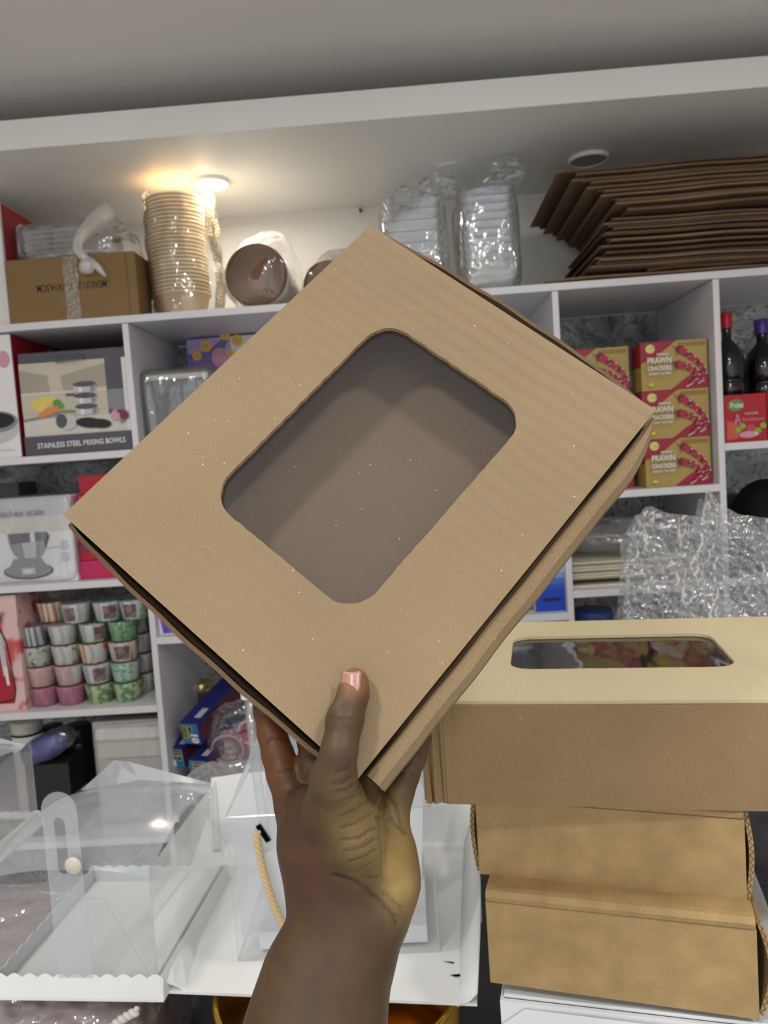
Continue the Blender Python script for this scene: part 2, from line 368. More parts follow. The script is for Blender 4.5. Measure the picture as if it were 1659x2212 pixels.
# low counter that carries the boxes in front
TBL = pm('table_top', (60, 58, 60), rough=0.5)
tb = thing('table', 'dark shop table under the stacked boxes and cake boxes', 'table', (0, 0.9, 0))
MB().box(-0.9, 0.75, -0.28, 0.42, 0.83, 0.86).build('tabletop', TBL, tb, bevel=0.002)
for x in (-0.85, 0.70):
    for y in (-0.24, 0.38): MB().box(x-0.02, x+0.02, y-0.02, y+0.02, 0.0, 0.83).build('leg', TBL, tb)
# ------------------------------------------------------------------ the box that is held up
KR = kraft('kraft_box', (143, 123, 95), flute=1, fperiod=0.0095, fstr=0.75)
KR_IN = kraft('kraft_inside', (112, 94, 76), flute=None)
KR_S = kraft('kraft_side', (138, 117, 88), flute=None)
CLEAR_WIN = film('window_film', haze=0.03, rough=0.12, gloss=0.03, fres=0.5)
BU = Vector((0.7329, -0.2840, -0.6187)).normalized(); BV = Vector((-0.6762, -0.3477, -0.6487)); BV = (BV-BU*BV.dot(BU)).normalized(); BN = BU.cross(BV)
BA = atD(800, 487, 0.474); LU, LV, TH = 0.2054, 0.2498, 0.045
hb = thing('window_box', 'flat kraft cardboard box with a rounded clear window, held up in a hand', 'box')
M = Matrix((BU, BV, BN)).transposed().to_4x4(); M.translation = BA; hb.matrix_world = M
def hbw(x, y, z): return BA+BU*x+BV*y+BN*z
def face_depth(px, py, k=0.0):
    d = ray(px, py); return ((BA+BN*k-CC).dot(BN))/d.dot(BN)
lid = panel_with_hole('lid', [(0, 0), (LU, 0), (LU, LV), (0, LV)], rounded_rect(0.0515, 0.1545, 0.047, 0.1935, 0.017), 0.0, 0.003, KR, hb, jitter=0.0003, seed=3)
MB().poly([(0.043, 0.039, 0.0034), (0.163, 0.039, 0.0034), (0.163, 0.202, 0.0034), (0.043, 0.202, 0.0034)]).build('window_film', CLEAR_WIN, lid)
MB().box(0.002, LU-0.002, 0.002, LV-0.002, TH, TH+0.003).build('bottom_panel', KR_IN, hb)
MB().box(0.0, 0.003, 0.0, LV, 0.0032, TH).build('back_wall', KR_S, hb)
def bulge_wall(y0, sgn, name, amp):
    b = MB(); n = 24
    for off in (0.0, 0.0022):
        rows = []
        for i in range(n+1):
            t = i/n; x = 0.003+(LU-0.004)*t; bl = amp*(math.sin(PI*min(1, max(0, t)))**0.6)+0.0003*math.sin(t*31)
            rows.append([(x, y0+sgn*(bl*k+off-0.0025*(k < 0.5)), z) for k, z in ((1.0, 0.0058+0.0003*math.sin(t*23)), (0.8, 0.018), (0.35, 0.034), (0.0, TH+0.002))])
        b.grid(rows)
    v = len(rows)*4
    for i in range(n):
        for j in (0, 3): b.f.append((i*4+j, (i+1)*4+j, v+(i+1)*4+j, v+i*4+j)); b.m.append(0)
    return b.build(name, KR_SHADE, hb)
KR_SHADE = kraft('kraft_wall_shade', (104, 84, 62), flute=None)  # darker board: shade on the two side walls is put into the colour
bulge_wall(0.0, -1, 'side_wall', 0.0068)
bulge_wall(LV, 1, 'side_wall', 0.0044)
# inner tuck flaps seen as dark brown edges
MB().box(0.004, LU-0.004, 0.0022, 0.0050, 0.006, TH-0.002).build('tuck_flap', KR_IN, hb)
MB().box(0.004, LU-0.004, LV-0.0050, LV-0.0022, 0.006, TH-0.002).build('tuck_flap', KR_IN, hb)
def rolled_wall():
    b = MB(); n = 28; path0 = [(-0.004, TH), (-0.0005, 0.024), (0.0012, 0.0085), (0.0022, 0.0050), (0.0050, 0.0034), (0.0090, 0.0040), (0.0122, 0.0075), (0.0126, 0.014), (0.0095, 0.030), (0.002, TH+0.003)]
    rows = []
    for i in range(n+1):
        t = i/n; y = 0.0015+(LV-0.006)*t
        e = 1-max(0, 1-t/0.16)**2*0.75; w = 0.0006*noise.noise(Vector((t*9, 0, 4)))
        y2 = y
        rows.append([(LU+(dx*e if dx > 0 else dx)+w, y2, z+(1-e)*0.002) for dx, z in path0])
    b.grid(rows); return b.build('front_wall', KR_S, hb, solid=0.0022)
rolled_wall()
MB().tube([hb.matrix_world.inverted() @ hbw(LU-0.040+0.001*math.sin(k*2.1), -0.0015-0.0022*math.sin(k*0.55), 0.004+0.001*k) for k in range(7)], 0.0007, 5).build('torn_fibre', KR_S, hb)
# ------------------------------------------------------------------ hand and forearm: one continuous sculpted surface
def sculpt(prims, lo, hi, h, kdef=0.006):
    n = [int(math.ceil((hi[i]-lo[i])/h))+1 for i in range(3)]
    G = [lo[i]+h*np.arange(n[i], dtype=np.float32) for i in range(3)]
    S = np.full(n, 0.05, np.float32)
    for (a, ra, b_, rb, k) in prims:
        a = np.array(a, np.float32); b_ = np.array(b_, np.float32); mg = max(ra, rb)+0.03
        sl = []
        for i in range(3):
            l = int(max(0, (min(a[i], b_[i])-mg-lo[i])/h)); u = int(min(n[i], (max(a[i], b_[i])+mg-lo[i])/h+2)); sl.append(slice(l, max(l+1, u)))
        X, Y_, Z_ = np.meshgrid(G[0][sl[0]], G[1][sl[1]], G[2][sl[2]], indexing='ij')
        ba = b_-a; L2 = float((ba**2).sum())+1e-12
        t = np.clip(((X-a[0])*ba[0]+(Y_-a[1])*ba[1]+(Z_-a[2])*ba[2])/L2, 0, 1)
        d = np.sqrt((X-a[0]-t*ba[0])**2+(Y_-a[1]-t*ba[1])**2+(Z_-a[2]-t*ba[2])**2)-(ra+(rb-ra)*t)
        cur = S[sl[0], sl[1], sl[2]]
        hh = np.clip(0.5+0.5*(cur-d)/k, 0, 1)
        S[sl[0], sl[1], sl[2]] = cur*(1-hh)+d*hh-k*hh*(1-hh)
    # naive surface nets
    ins = S < 0
    c = [ins[dx:n[0]-1+dx, dy:n[1]-1+dy, dz:n[2]-1+dz] for dx in (0, 1) for dy in (0, 1) for dz in (0, 1)]
    cnt = sum(x.astype(np.int8) for x in c); act = (cnt > 0) & (cnt < 8)
    idx = np.argwhere(act); vid = np.full(act.shape, -1, np.int64); vid[act] = np.arange(len(idx))
    acc = np.zeros((len(idx), 3)); num = np.zeros(len(idx))
    cor = [(x, y, z) for x in (0, 1) for y in (0, 1) for z in (0, 1)]
    sv = {q: S[idx[:, 0]+q[0], idx[:, 1]+q[1], idx[:, 2]+q[2]] for q in cor}
    for i, q in enumerate(cor):
        for w in cor[i+1:]:
            if sum(abs(q[j]-w[j]) for j in range(3)) == 1:
                A, B = sv[q], sv[w]; m = (A < 0) != (B < 0); t = np.where(m, A/np.where(m, A-B, 1), 0)
                for j in range(3): acc[:, j] += np.where(m, q[j]+t*(w[j]-q[j]), 0)
                num += m
    V = np.array(lo)+h*(idx+acc/num[:, None])
    F = []
    for ax in range(3):
        o = [0, 0, 0]; o[ax] = 1
        s0 = [slice(0, n[i]-o[i]) for i in range(3)]; s1 = [slice(o[i], n[i]) for i in range(3)]
        A = ins[tuple(s0)]; B = ins[tuple(s1)]; e = np.argwhere(A != B)
        u, v = [(1, 2), (2, 0), (0, 1)][ax]
        ok = (e[:, u] > 0) & (e[:, v] > 0) & (e[:, u] < n[u]-1) & (e[:, v] < n[v]-1); e = e[ok]
        def at(du, dv):
            q = e.copy(); q[:, u] -= du; q[:, v] -= dv; return vid[q[:, 0], q[:, 1], q[:, 2]]
        Q = np.stack([at(1, 1), at(0, 1), at(0, 0), at(1, 0)], 1)
        fl = ~A[e[:, 0], e[:, 1], e[:, 2]]; Q[fl] = Q[fl][:, ::-1]; F.append(Q)
    return V, np.concatenate(F)
# local frame of the arm: x right, y up in the picture, z towards the viewer, measured from a point in the palm
HO = atD(740, 1860, 0.39)
def hl(px, py, d):
    q = atD(px, py, d)-HO; return (q.dot(CR), q.dot(CU), -q.dot(CF))
def on_face(px, py, off):     # point a given distance in front of the box lid
    q = CC+ray(px, py)*face_depth(px, py, -off)-HO; return (q.dot(CR), q.dot(CU), -q.dot(CF))
def behind(px, py, off):
    q = CC+ray(px, py)*face_depth(px, py, TH+0.003+off)-HO; return (q.dot(CR), q.dot(CU), -q.dot(CF))
mm = 0.001
def chain(pts, k=0.006): return [(a[0], a[1]*mm, b_[0], b_[1]*mm, k) for a, b_ in zip(pts[:-1], pts[1:])]
PR = []
# wrist and forearm: two bones
PR += chain([(hl(712, 1905, 0.392), 16), (hl(718, 1985, 0.390), 17.0), (hl(668, 2110, 0.384), 20), (hl(640, 2240, 0.376), 23), (hl(560, 2560, 0.355), 27)], 0.016)
PR += chain([(hl(800, 1915, 0.394), 17), (hl(782, 2010, 0.392), 16.5), (hl(748, 2110, 0.387), 18), (hl(726, 2240, 0.379), 20.5), (hl(700, 2560, 0.358), 26)], 0.016)
# palm: metacarpals
PR += chain([(hl(642, 1742, 0.408), 11.5), (hl(672, 1830, 0.403), 13.5), (hl(708, 1920, 0.396), 15)], 0.012)
PR += chain([(hl(702, 1735, 0.418), 12), (hl(712, 1830, 0.410), 15), (hl(720, 1920, 0.400), 17)], 0.012)
PR += chain([(hl(775, 1750, 0.420), 12), (hl(768, 1830, 0.411), 14), (hl(762, 1920, 0.400), 17)], 0.012)
PR += chain([(hl(838, 1782, 0.413), 10.5), (hl(838, 1860, 0.406), 13), (hl(820, 1930, 0.397), 16)], 0.010)
# heel of the palm below the little finger
PR += chain([(hl(842, 1835, 0.402), 11.5), (hl(843, 1905, 0.394), 13.0), (hl(818, 1975, 0.390), 14)], 0.008)
THUMB = chain([(on_face(767, 1472, 7.0*mm), 6.4), (on_face(763, 1500, 7.8*mm), 6.8), (on_face(745, 1555, 9.6*mm), 8.1), (on_face(733, 1620, 10.4*mm), 7.8), (hl(720, 1685, 0.352), 9.0)], 0.004)
THUMB += chain([(hl(720, 1685, 0.352), 8.6), (hl(708, 1745, 0.367), 9.5)], 0.010)
PR += chain([(hl(706, 1750, 0.366), 11.0), (hl(702, 1830, 0.380), 12.5), (hl(716, 1915, 0.391), 14)], 0.014)
PR += chain([(hl(668, 1745, 0.391), 9.5), (hl(678, 1820, 0.389), 12), (hl(706, 1905, 0.391), 14)], 0.016)
# ball of the thumb
PR += chain([(hl(744, 1720, 0.361), 9.0), (hl(764, 1790, 0.373), 12.5), (hl(772, 1850, 0.384), 13.0)], 0.012)
PR += THUMB
# index finger along the left edge, behind the box
PR += chain([(hl(641, 1742, 0.407), 11.3), (hl(614, 1672, 0.412), 9.0), (hl(600, 1630, 0.4165), 8.2), (hl(588, 1585, 0.420), 7.6), (hl(577, 1535, 0.425), 7.0), (hl(573, 1505, 0.428), 6.3)], 0.0035)
# middle and ring fingers flat against the back of the box
PR += chain([(hl(700, 1735, 0.417), 11), (behind(682, 1660, 10.6*mm), 8.4), (behind(672, 1585, 10.0*mm), 7.8), (behind(668, 1500, 8.4*mm), 6.6)], 0.0035)
PR += chain([(hl(775, 1750, 0.420), 11), (behind(790, 1670, 10.4*mm), 8.2), (behind(800, 1590, 9.8*mm), 7.6), (behind(808, 1510, 8.2*mm), 6.4)], 0.0035)
# little finger on the right
PR += chain([(hl(842, 1778, 0.411), 10.3), (hl(862, 1712, 0.414), 7.6), (hl(876, 1676, 0.416), 7.0), (hl(893, 1636, 0.419), 6.6), (hl(910, 1594, 0.4215), 6.1)], 0.0035)
pts = np.array([p for q in PR for p in (q[0], q[2])]); lo = pts.min(0)-0.034; hi = pts.max(0)+0.034
HV, HF = sculpt(PR, lo, hi, 0.0012)
hme = bpy.data.meshes.new('person'); hme.from_pydata(HV.tolist(), [], HF.tolist()); hme.update()
# smooth the lattice a little
bmh = bmesh.new(); bmh.from_mesh(hme)
for _ in range(3): bmesh.ops.smooth_vert(bmh, verts=bmh.verts, factor=0.5, use_axis_x=True, use_axis_y=True, use_axis_z=True)
bmesh.ops.recalc_face_normals(bmh, faces=bmh.faces)
for f_ in bmh.faces: f_.smooth = True
bmh.to_mesh(hme); bmh.free()
nv = len(hme.vertices); P = np.zeros(nv*3, np.float64); hme.vertices.foreach_get('co', P); P = P.reshape(-1, 3)
Nn = np.zeros(nv*3, np.float64); hme.vertices.foreach_get('normal', Nn); Nn = Nn.reshape(-1, 3)
cam_l = np.array([(CC-HO).dot(CR), (CC-HO).dot(CU), -(CC-HO).dot(CF)])
dep = cam_l[2]-P[:, 2]; pxs = CX+FPX*(P[:, 0]-cam_l[0])/dep; pys = CY-FPX*(P[:, 1]-cam_l[1])/dep
front = ((cam_l-P)*Nn).sum(1) > 0
# skin creases, laid on the sculpted surface: (outline, depth mm, width mm)
CREASES = [
 ([(612+96, 1544), (725, 1549), (745, 1552), (768, 1556)], 0.5, 1.0), ([(703, 1556), (722, 1562), (744, 1562)], 0.35, 0.9), ([(712, 1538), (735, 1536)], 0.3, 0.8),
 ([(722, 1672), (745, 1665), (764, 1653)], 0.6, 1.2), ([(720, 1694), (745, 1690), (766, 1678)], 0.7, 1.3), ([(730, 1712), (752, 1707), (775, 1694)], 0.6, 1.2),
 ([(735, 1737), (765, 1725), (792, 1704)], 0.5, 1.1), ([(733, 1765), (770, 1752), (803, 1727)], 0.6, 1.2), ([(738, 1792), (775, 1778), (812, 1752)], 0.6, 1.2),
 ([(738, 1818), (780, 1808), (818, 1785)], 0.7, 1.2), ([(740, 1842), (785, 1832), (822, 1808)], 0.6, 1.2), ([(755, 1866), (790, 1855), (824, 1832)], 0.7, 1.2), ([(778, 1884), (800, 1872), (822, 1855)], 0.6, 1.1), ([(795, 1897), (815, 1898), (826, 1893)], 0.7, 1.2),
 ([(722, 1894), (760, 1904), (790, 1918), (820, 1945), (850, 1975), (862, 1998)], 0.9, 1.6), ([(828, 1925), (850, 1945), (872, 1962)], 0.6, 1.3), ([(812, 1935), (840, 1960), (866, 1985)], 0.5, 1.2),
 ([(806, 1702), (828, 1712), (848, 1732), (862, 1760), (880, 1795)], 0.7, 1.5), ([(818, 1762), (842, 1766), (862, 1780), (878, 1798)], 0.8, 1.5),
 ([(862, 1668), (884, 1668), (905, 1676)], 0.7, 1.2), ([(858, 1676), (880, 1680), (900, 1690)], 0.4, 1.0), ([(882, 1618), (902, 1624), (920, 1634)], 0.7, 1.2),
 ([(560, 1548), (576, 1542), (590, 1540)], 0.6, 1.1), ([(572, 1604), (592, 1594), (612, 1592), (622, 1596)], 0.7, 1.2), ([(602, 1668), (625, 1660), (650, 1655)], 0.8, 1.4), ([(625, 1702), (642, 1694), (662, 1690)], 0.6, 1.3),
 ([(826, 1705), (824, 1790), (830, 1850), (830, 1900)], 0.5, 1.8)]
cre = np.zeros(nv); dsp = np.zeros(nv); ff = np.where(front)[0]; fpx, fpy, fd = pxs[ff], pys[ff], dep[ff]
for pl_, dmm, wmm in CREASES:
    S3 = []
    for (a, b_), (c, d) in zip(pl_[:-1], pl_[1:]):
        L = math.hypot(c-a, d-b_); k = max(2, int(L/3))
        for i in range(k):
            x, y = a+(c-a)*i/k, b_+(d-b_)*i/k; r2 = (fpx-x)**2+(fpy-y)**2; near = r2 < 49
            if near.any():
                w = np.where(near)[0]; S3.append(P[ff[w[np.argmin(fd[w]+r2[w]*2e-5)]]])
    if not S3: continue
    S3 = np.array(S3); bb = (P > S3.min(0)-0.006).all(1) & (P < S3.max(0)+0.006).all(1); wi = np.where(bb)[0]
    dd = np.sqrt(((P[wi][:, None, :]-S3[None])**2).sum(2).min(1)); g = np.exp(-(dd/(wmm*mm*0.62))**2)
    ridge = np.exp(-((dd-wmm*mm*1.5)/(wmm*mm*0.8))**2)*0.22
    dsp[wi] += (-g*dmm+ridge*dmm)*mm*0.7; cre[wi] = np.maximum(cre[wi], g*min(1, dmm*1.1))
P2 = P+Nn*np.clip(dsp, -0.0012, 0.0004)[:, None]
hme.vertices.foreach_set('co', P2.ravel())
# lighter palm skin, pinker fingertip, redder back of the thumb: pigment map
def blob(cx, cy, rx, ry, rot=0.0):
    c, s = math.cos(rot), math.sin(rot); u = (pxs-cx)*c+(pys-cy)*s; v = -(pxs-cx)*s+(pys-cy)*c
    return np.exp(-((u/rx)**2+(v/ry)**2)**1.5)*front
palm = np.clip(1.0*blob(862, 1870, 45, 110, -0.05)+0.5*blob(775, 1800, 62, 110, -0.25)+0.25*blob(835, 1735, 50, 40), 0, 1)
red = np.clip(0.9*blob(650, 1850, 70, 120)+0.5*blob(770, 1480, 40, 60)+0.6*blob(905, 1600, 40, 45)+0.4*blob(690, 1960, 90, 60), 0, 1)
warm = np.clip(1.0*blob(590, 1600, 60, 130), 0, 1)
tipk = np.clip(blob(766, 1462, 46, 42), 0, 1)
va = hme.color_attributes.new('pigment', 'FLOAT_COLOR', 'POINT')
def S(c): return np.array(lin(c)[:3])
colr = np.tile(S((134, 100, 73)), (nv, 1))
for wgt, c in ((red, (136, 90, 70)), (warm, (170, 104, 60)), (palm, (255, 212, 146)), (tipk, (216, 150, 108))):
    colr = colr*(1-wgt[:, None])+S(c)*wgt[:, None]
colr = colr*(1-0.5*cre[:, None])*np.array([0.325, 0.335, 0.275])
va.data.foreach_set('color', np.concatenate([colr, np.ones((nv, 1))], 1).astype(np.float32).ravel())
def skin_mat():
    m, nt, out = base('skin'); L = nt.links.new
    b = nn(nt, 'ShaderNodeBsdfPrincipled'); b.inputs['Roughness'].default_value = 0.52; b.inputs['Specular IOR Level'].default_value = 0.4
    b.inputs['Subsurface Weight'].default_value = 0.08; b.inputs['Subsurface Radius'].default_value = (0.006, 0.003, 0.0015); b.inputs['Subsurface Scale'].default_value = 0.5
    at = nn(nt, 'ShaderNodeVertexColor', layer_name='pigment'); co = coords(nt)
    n = nn(nt, 'ShaderNodeTexNoise', i_Scale=70.0, i_Detail=5.0); L(co, n.inputs['Vector'])
    r = nt.nodes.new('ShaderNodeValToRGB'); r.color_ramp.elements[0].color = (0.84, 0.84, 0.84, 1); r.color_ramp.elements[1].color = (1.14, 1.12, 1.1, 1); r.color_ramp.elements[0].position = 0.3; r.color_ramp.elements[1].position = 0.7
    L(n.outputs[0], r.inputs[0])
    mx = nn(nt, 'ShaderNodeMixRGB', blend_type='MULTIPLY'); mx.inputs[0].default_value = 1; L(at.outputs[0], mx.inputs[1]); L(r.outputs[0], mx.inputs[2]); L(mx.outputs[0], b.inputs['Base Color'])
    v = nn(nt, 'ShaderNodeTexVoronoi', i_Scale=900.0); L(co, v.inputs['Vector'])
    bp = nn(nt, 'ShaderNodeBump', i_Strength=0.10, i_Distance=0.0006); L(v.outputs['Distance'], bp.inputs['Height'])
    b2 = nn(nt, 'ShaderNodeBump', i_Strength=0.25, i_Distance=0.0012); L(n.outputs[0], b2.inputs['Height']); L(bp.outputs[0], b2.inputs['Normal'])
    L(b2.outputs[0], b.inputs['Normal']); L(b.outputs[0], out.inputs[0]); return m
hme.materials.append(skin_mat())
po = bpy.data.objects.new('person', hme); COL.objects.link(po)
pmx = Matrix((CR, CU, -CF)).transposed().to_4x4(); pmx.translation = HO; po.matrix_world = pmx
tag(po, 'bare left forearm and hand, thumb in front, holding up the flat kraft box', 'person')
# thumbnail
nb = MB(); rows = []
for i in range(9):
    v = i/8; row = []
    for j in range(9):
        u = j/8*2-1; py = 1452+40*v; px = 757+22*u-2*v+1.5
        hw = 1.0-0.10*(v > 0.85)*(abs(u))
        dx = max(-0.0064, min(0.0064, (px-766)/FPX*0.372)); off = 7.2*mm+math.sqrt((0.0070+0.0007*v)**2-dx*dx)+0.0004
        q = Vector(on_face(757+(px-757)*hw, py-3*(u*u)*(v < 0.2), off)); row.append(tuple(q))
    rows.append(row)
nb.grid(rows)
nb.build('thumbnail', pm('nail_pink', (172, 128, 118), rough=0.3, var=0.05, vscale=200), po, smooth=True, solid=0.0005)['label'] = 'short pink thumbnail'
# ------------------------------------------------------------------ stacked kraft boxes on the right
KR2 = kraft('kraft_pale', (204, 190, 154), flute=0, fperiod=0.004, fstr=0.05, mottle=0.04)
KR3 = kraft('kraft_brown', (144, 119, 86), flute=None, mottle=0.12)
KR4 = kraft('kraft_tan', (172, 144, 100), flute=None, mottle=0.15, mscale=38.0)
KRE = kraft('kraft_edge', (120, 88, 58), flute=None)
def flute_edge(b, p0, p1, amp, n, r):
    p0, p1 = Vector(p0), Vector(p1)
    for i in range(n): pass
# top box with a window in its lid
tbx = thing('window_box', 'wide kraft box with a clear window in its lid, topmost of the stack', 'box', (0.0150, 0.607, 1.3155), math.radians(-9.3))
TW, TD, THh = 0.385, 0.275, 0.0845
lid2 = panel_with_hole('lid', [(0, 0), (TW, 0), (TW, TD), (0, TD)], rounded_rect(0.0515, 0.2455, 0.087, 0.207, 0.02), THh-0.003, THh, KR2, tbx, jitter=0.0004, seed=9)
WF2 = film('window_film_wavy', haze=0.02, rough=0.05, gloss=0.14, fres=0.9, bump=0.35, bscale=9, bdist=0.012, stretch=(1.3, 0.5, 1))
MB().poly([(0.04, 0.078, THh-0.0035), (0.257, 0.078, THh-0.0035), (0.257, 0.216, THh-0.0035), (0.04, 0.216, THh-0.0035)]).build('window_film', WF2, lid2)
b = MB(); rows = []
for i in range(31):
    t = i/30; x = 0.0+TW*t
    rows.append([(x, 0.0005*math.sin(t*9)-0.001*(0.5-abs(0.5-k)), 0.0-0.0025*max(0, math.sin((t-0.72)*10))*(k < 0.1)*(t > 0.72) + k*(THh-0.0032)) for k in (0.0, 0.05, 0.3, 0.6, 0.9, 1.0)])
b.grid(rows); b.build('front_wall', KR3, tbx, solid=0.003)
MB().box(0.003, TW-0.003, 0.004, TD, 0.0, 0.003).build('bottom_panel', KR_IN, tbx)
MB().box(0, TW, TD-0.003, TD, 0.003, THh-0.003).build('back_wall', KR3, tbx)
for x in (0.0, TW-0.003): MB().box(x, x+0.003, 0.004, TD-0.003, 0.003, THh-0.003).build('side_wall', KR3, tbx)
# crushed corner panel on the left of the front
b = MB(); rows = []
for i in range(9):
    x = -0.020+0.021*i/8; y = 0.003-0.0020*math.sin(i*1.9)-0.001*i/8-0.0015
    rows.append([(x+0.003*(1-k)*(i < 2), y+0.0005*math.sin(5*k+i), -0.001*(i < 1)+k*(THh-0.0035)) for k in (0, 0.2, 0.4, 0.6, 0.8, 1.0)])
b.grid(rows); b.build('corner_flap', KR3, tbx, solid=0.0018)
MB().box(-0.0196, -0.0172, 0.0035, 0.05, 0.0, THh-0.004).build('side_flap', KR3, tbx)
for k, xx in enumerate((0.0015, 0.0085)):
    MB().box(xx-0.0012, xx+0.0006, -0.0032, -0.0022, 0.001, THh-0.004).build('crease', KR3, tbx)
# dark goods seen through the window
lumpy('packed_goods', 0.03, TW-0.03, 0.06, TD-0.03, 0.004, 0.05, pm('dark_goods', (38, 30, 34), rough=0.3), tbx, n=8, amp=0.003)
def mailer(name, label, loc, rot, w, d, h, mat, gap, left_open):
    t = thing(name, label, 'box', loc, rot)
    MB().box(0, w, 0.0, 0.003, 0, h-0.0085).build('front_wall', mat, t, bevel=0.0006); MB().box(0.002, w-0.002, 0.0035, 0.006, h-0.02, h-0.004).build('tuck_flap', KRE, t)
    MB().box(0.002, w-0.002, 0.003, d, 0, 0.003).build('bottom_panel', KR_IN, t)
    MB().box(0, w, d-0.003, d, 0.003, h-0.003).build('back_wall', mat, t)
    b = MB(); rows = []
    for i in range(13):       # lid with a rolled front edge
        x = 0.001+(w-0.002)*i/12
        rows.append([(x, yy, zz) for yy, zz in ((0.0030, h-0.0062), (-0.0002, h-0.0052), (-0.0012, h-0.0028), (0.0008, h-0.0006), (0.005, h), (d*0.5, h), (d, h))])
    b.grid(rows); b.build('lid', mat, t, solid=-0.0022, smooth=False)
    for s, xo in ((-1, 0.0), (1, w)):
        if s < 0 and not left_open: continue
        op = gap[0] if s < 0 else gap[1]
        b = MB(); R1 = []; n = 10
        for i in range(n+1):
            k = i/n; bow = math.sin(PI*k)*op+op*0.25
            R1.append([(xo+s*(bow*f+0.0015), 0.004+yy, 0.001+(h-0.004)*k) for yy, f in ((0.0, 1.0), (0.03, 0.7), (0.09, 0.2), (d-0.008, 0.0))])
        b.grid(R1); b.build('side_wall', mat, t, solid=0.0035)
        # exposed flutes along the front edge of the side wall
        b = MB(); nz = 26
        for i in range(nz):
            k0, k1 = i/nz, (i+1)/nz; f0, f1 = ((0, 1) if i % 2 else (1, 0))
            q = lambda k, f: (xo+s*(math.sin(PI*k)*op+op*0.25+0.0015-0.0032+f*0.0028), 0.0036, 0.001+(h-0.004)*k)
            a0, a1 = Vector(q(k0, f0)), Vector(q(k1, f1)); b.tube([a0, a1], 0.0003, 4)
        b.build('flute_edge', KRE, t)
        MB().box(xo-s*0.010-0.0015, xo-s*0.010+0.0015, 0.004, d-0.004, 0.003, h-0.004).build('inner_wall', KR_IN, t)
    return t
mailer('mailer_box', 'brown kraft box in the middle of the stack, under the windowed box', (0.038, 0.631, 1.240), math.radians(-16.3), 0.208, 0.25, 0.0745, KR4, (0.004, 0.004), True)
mailer('mailer_box', 'brown kraft box with a bulging right flap, lowest of the stack', (0.0400, 0.607, 1.160), math.radians(-15.3), 0.203, 0.25, 0.0790, KR4, (0.001, 0.008), False)
WCARD = pm('white_card', (232, 234, 236), rough=0.5, var=0.02)
WC2 = pm('white_card_warm', (236, 238, 236), rough=0.55, var=0.02)
wc = thing('white_carton', 'white cardboard carton under the lowest kraft box', 'box', (0.044, 0.588, 0.860), math.radians(-13))
w_, d_, h_ = 0.235, 0.26, 0.29
MB().box(0, w_, 0.012, 0.015, 0, h_).build('front_wall', WCARD, wc); MB().box(0, 0.003, 0.015, d_, 0, h_).build('side_wall', WCARD, wc)
MB().box(w_-0.003, w_, 0.015, d_, 0, h_).build('side_wall', WCARD, wc); MB().box(0.003, w_-0.003, d_-0.003, d_, 0, h_).build('back_wall', WCARD, wc)
MB().box(0.003, w_-0.003, 0.016, d_-0.003, h_, h_+0.003).build('lid', WCARD, wc)
MB().add([(0.02, 0.010, h_-0.004), (w_, 0.006, h_-0.002), (w_, -0.01, h_-0.04), (0.0, -0.012, h_-0.06), (0.0, 0.010, h_-0.02)], [(0, 1, 2, 3, 4)]).build('open_flap', WCARD, wc, solid=0.0015)
# ------------------------------------------------------------------ white tray board with the clear gable box
PVC = film('pvc_sheet', haze=0.05, hcol=(0.92, 0.95, 0.98), rough=0.05, gloss=0.03, fres=0.6, tint=(0.985, 0.99, 1.0))
PVC_S = film('pvc_lid', haze=0.20, hcol=(0.88, 0.94, 1.0), rough=0.10, gloss=0.07, fres=0.7, tint=(0.98, 0.985, 1.0), bump=0.15, bscale=7, bdist=0.02)
PVC_E = film('pvc_edge', haze=0.28, hcol=(0.9, 0.95, 1.0), rough=0.1, gloss=0.15, fres=0.6)
PVC_L = film('pvc_curved', haze=0.34, hcol=(0.86, 0.93, 1.0), rough=0.16, gloss=0.08, fres=0.7, tint=(0.97, 0.98, 1.0), bump=0.15, bscale=6, bdist=0.02)
ZB = 1.06
tr = thing('card_tray', 'open white cardboard tray board lying under the clear gable box', 'tray', (0, 0, ZB))
def tp(px, py, dz=0.0): q = atZ(px, py, ZB+dz); return (q.x, q.y, dz)
q1, q2, q3, q4 = tp(358, 2146), tp(1031, 2174), (0.062, 1.02, 0), (-0.318, 1.06, 0)
b = MB(); rows = []
for i in range(9):
    u = i/8; rows.append([tuple((Vector(q1).lerp(Vector(q2), u)).lerp(Vector(q4).lerp(Vector(q3), u), v/8)+Vector((0, 0, 0.004*noise.noise(Vector((u*2.2, v*0.4, 3)))*(v > 0)*(0 < i < 8)))) for v in range(9)])
b.grid(rows); b.build('base_board', WC2, tr, solid=0.003)
# left wall leaning outwards, right wall low and bent
b = MB(); rows = []
for i in range(9):
    u = i/8; a = Vector(q1).lerp(Vector(q4), u)+Vector((0.022, 0.0, 0.0015)); h = 0.035 if u > 0.2 else 0.012+0.115*u
    rows.append([tuple(a), tuple(a+Vector((-0.012, 0, h*0.5))), tuple(a+Vector((-0.026, 0.0, h)))])
b.grid(rows); b.build('side_wall', WC2, tr, solid=0.0015)
b = MB(); rows = []
for i in range(13):
    u = i/12; a = Vector(q2).lerp(Vector(q3), u)+Vector((-0.020, 0.0, 0.0015)); h = 0.012+0.075*min(1, u*1.6)+0.012*math.sin(u*7)
    rows.append([tuple(a), tuple(a+Vector((0.012, 0, h*0.35))), tuple(a+Vector((0.020+0.006*math.sin(u*5), 0.0, h)))])
b.grid(rows); b.build('side_wall', WC2, tr, solid=0.0015, smooth=True)
b = MB(); rows = []
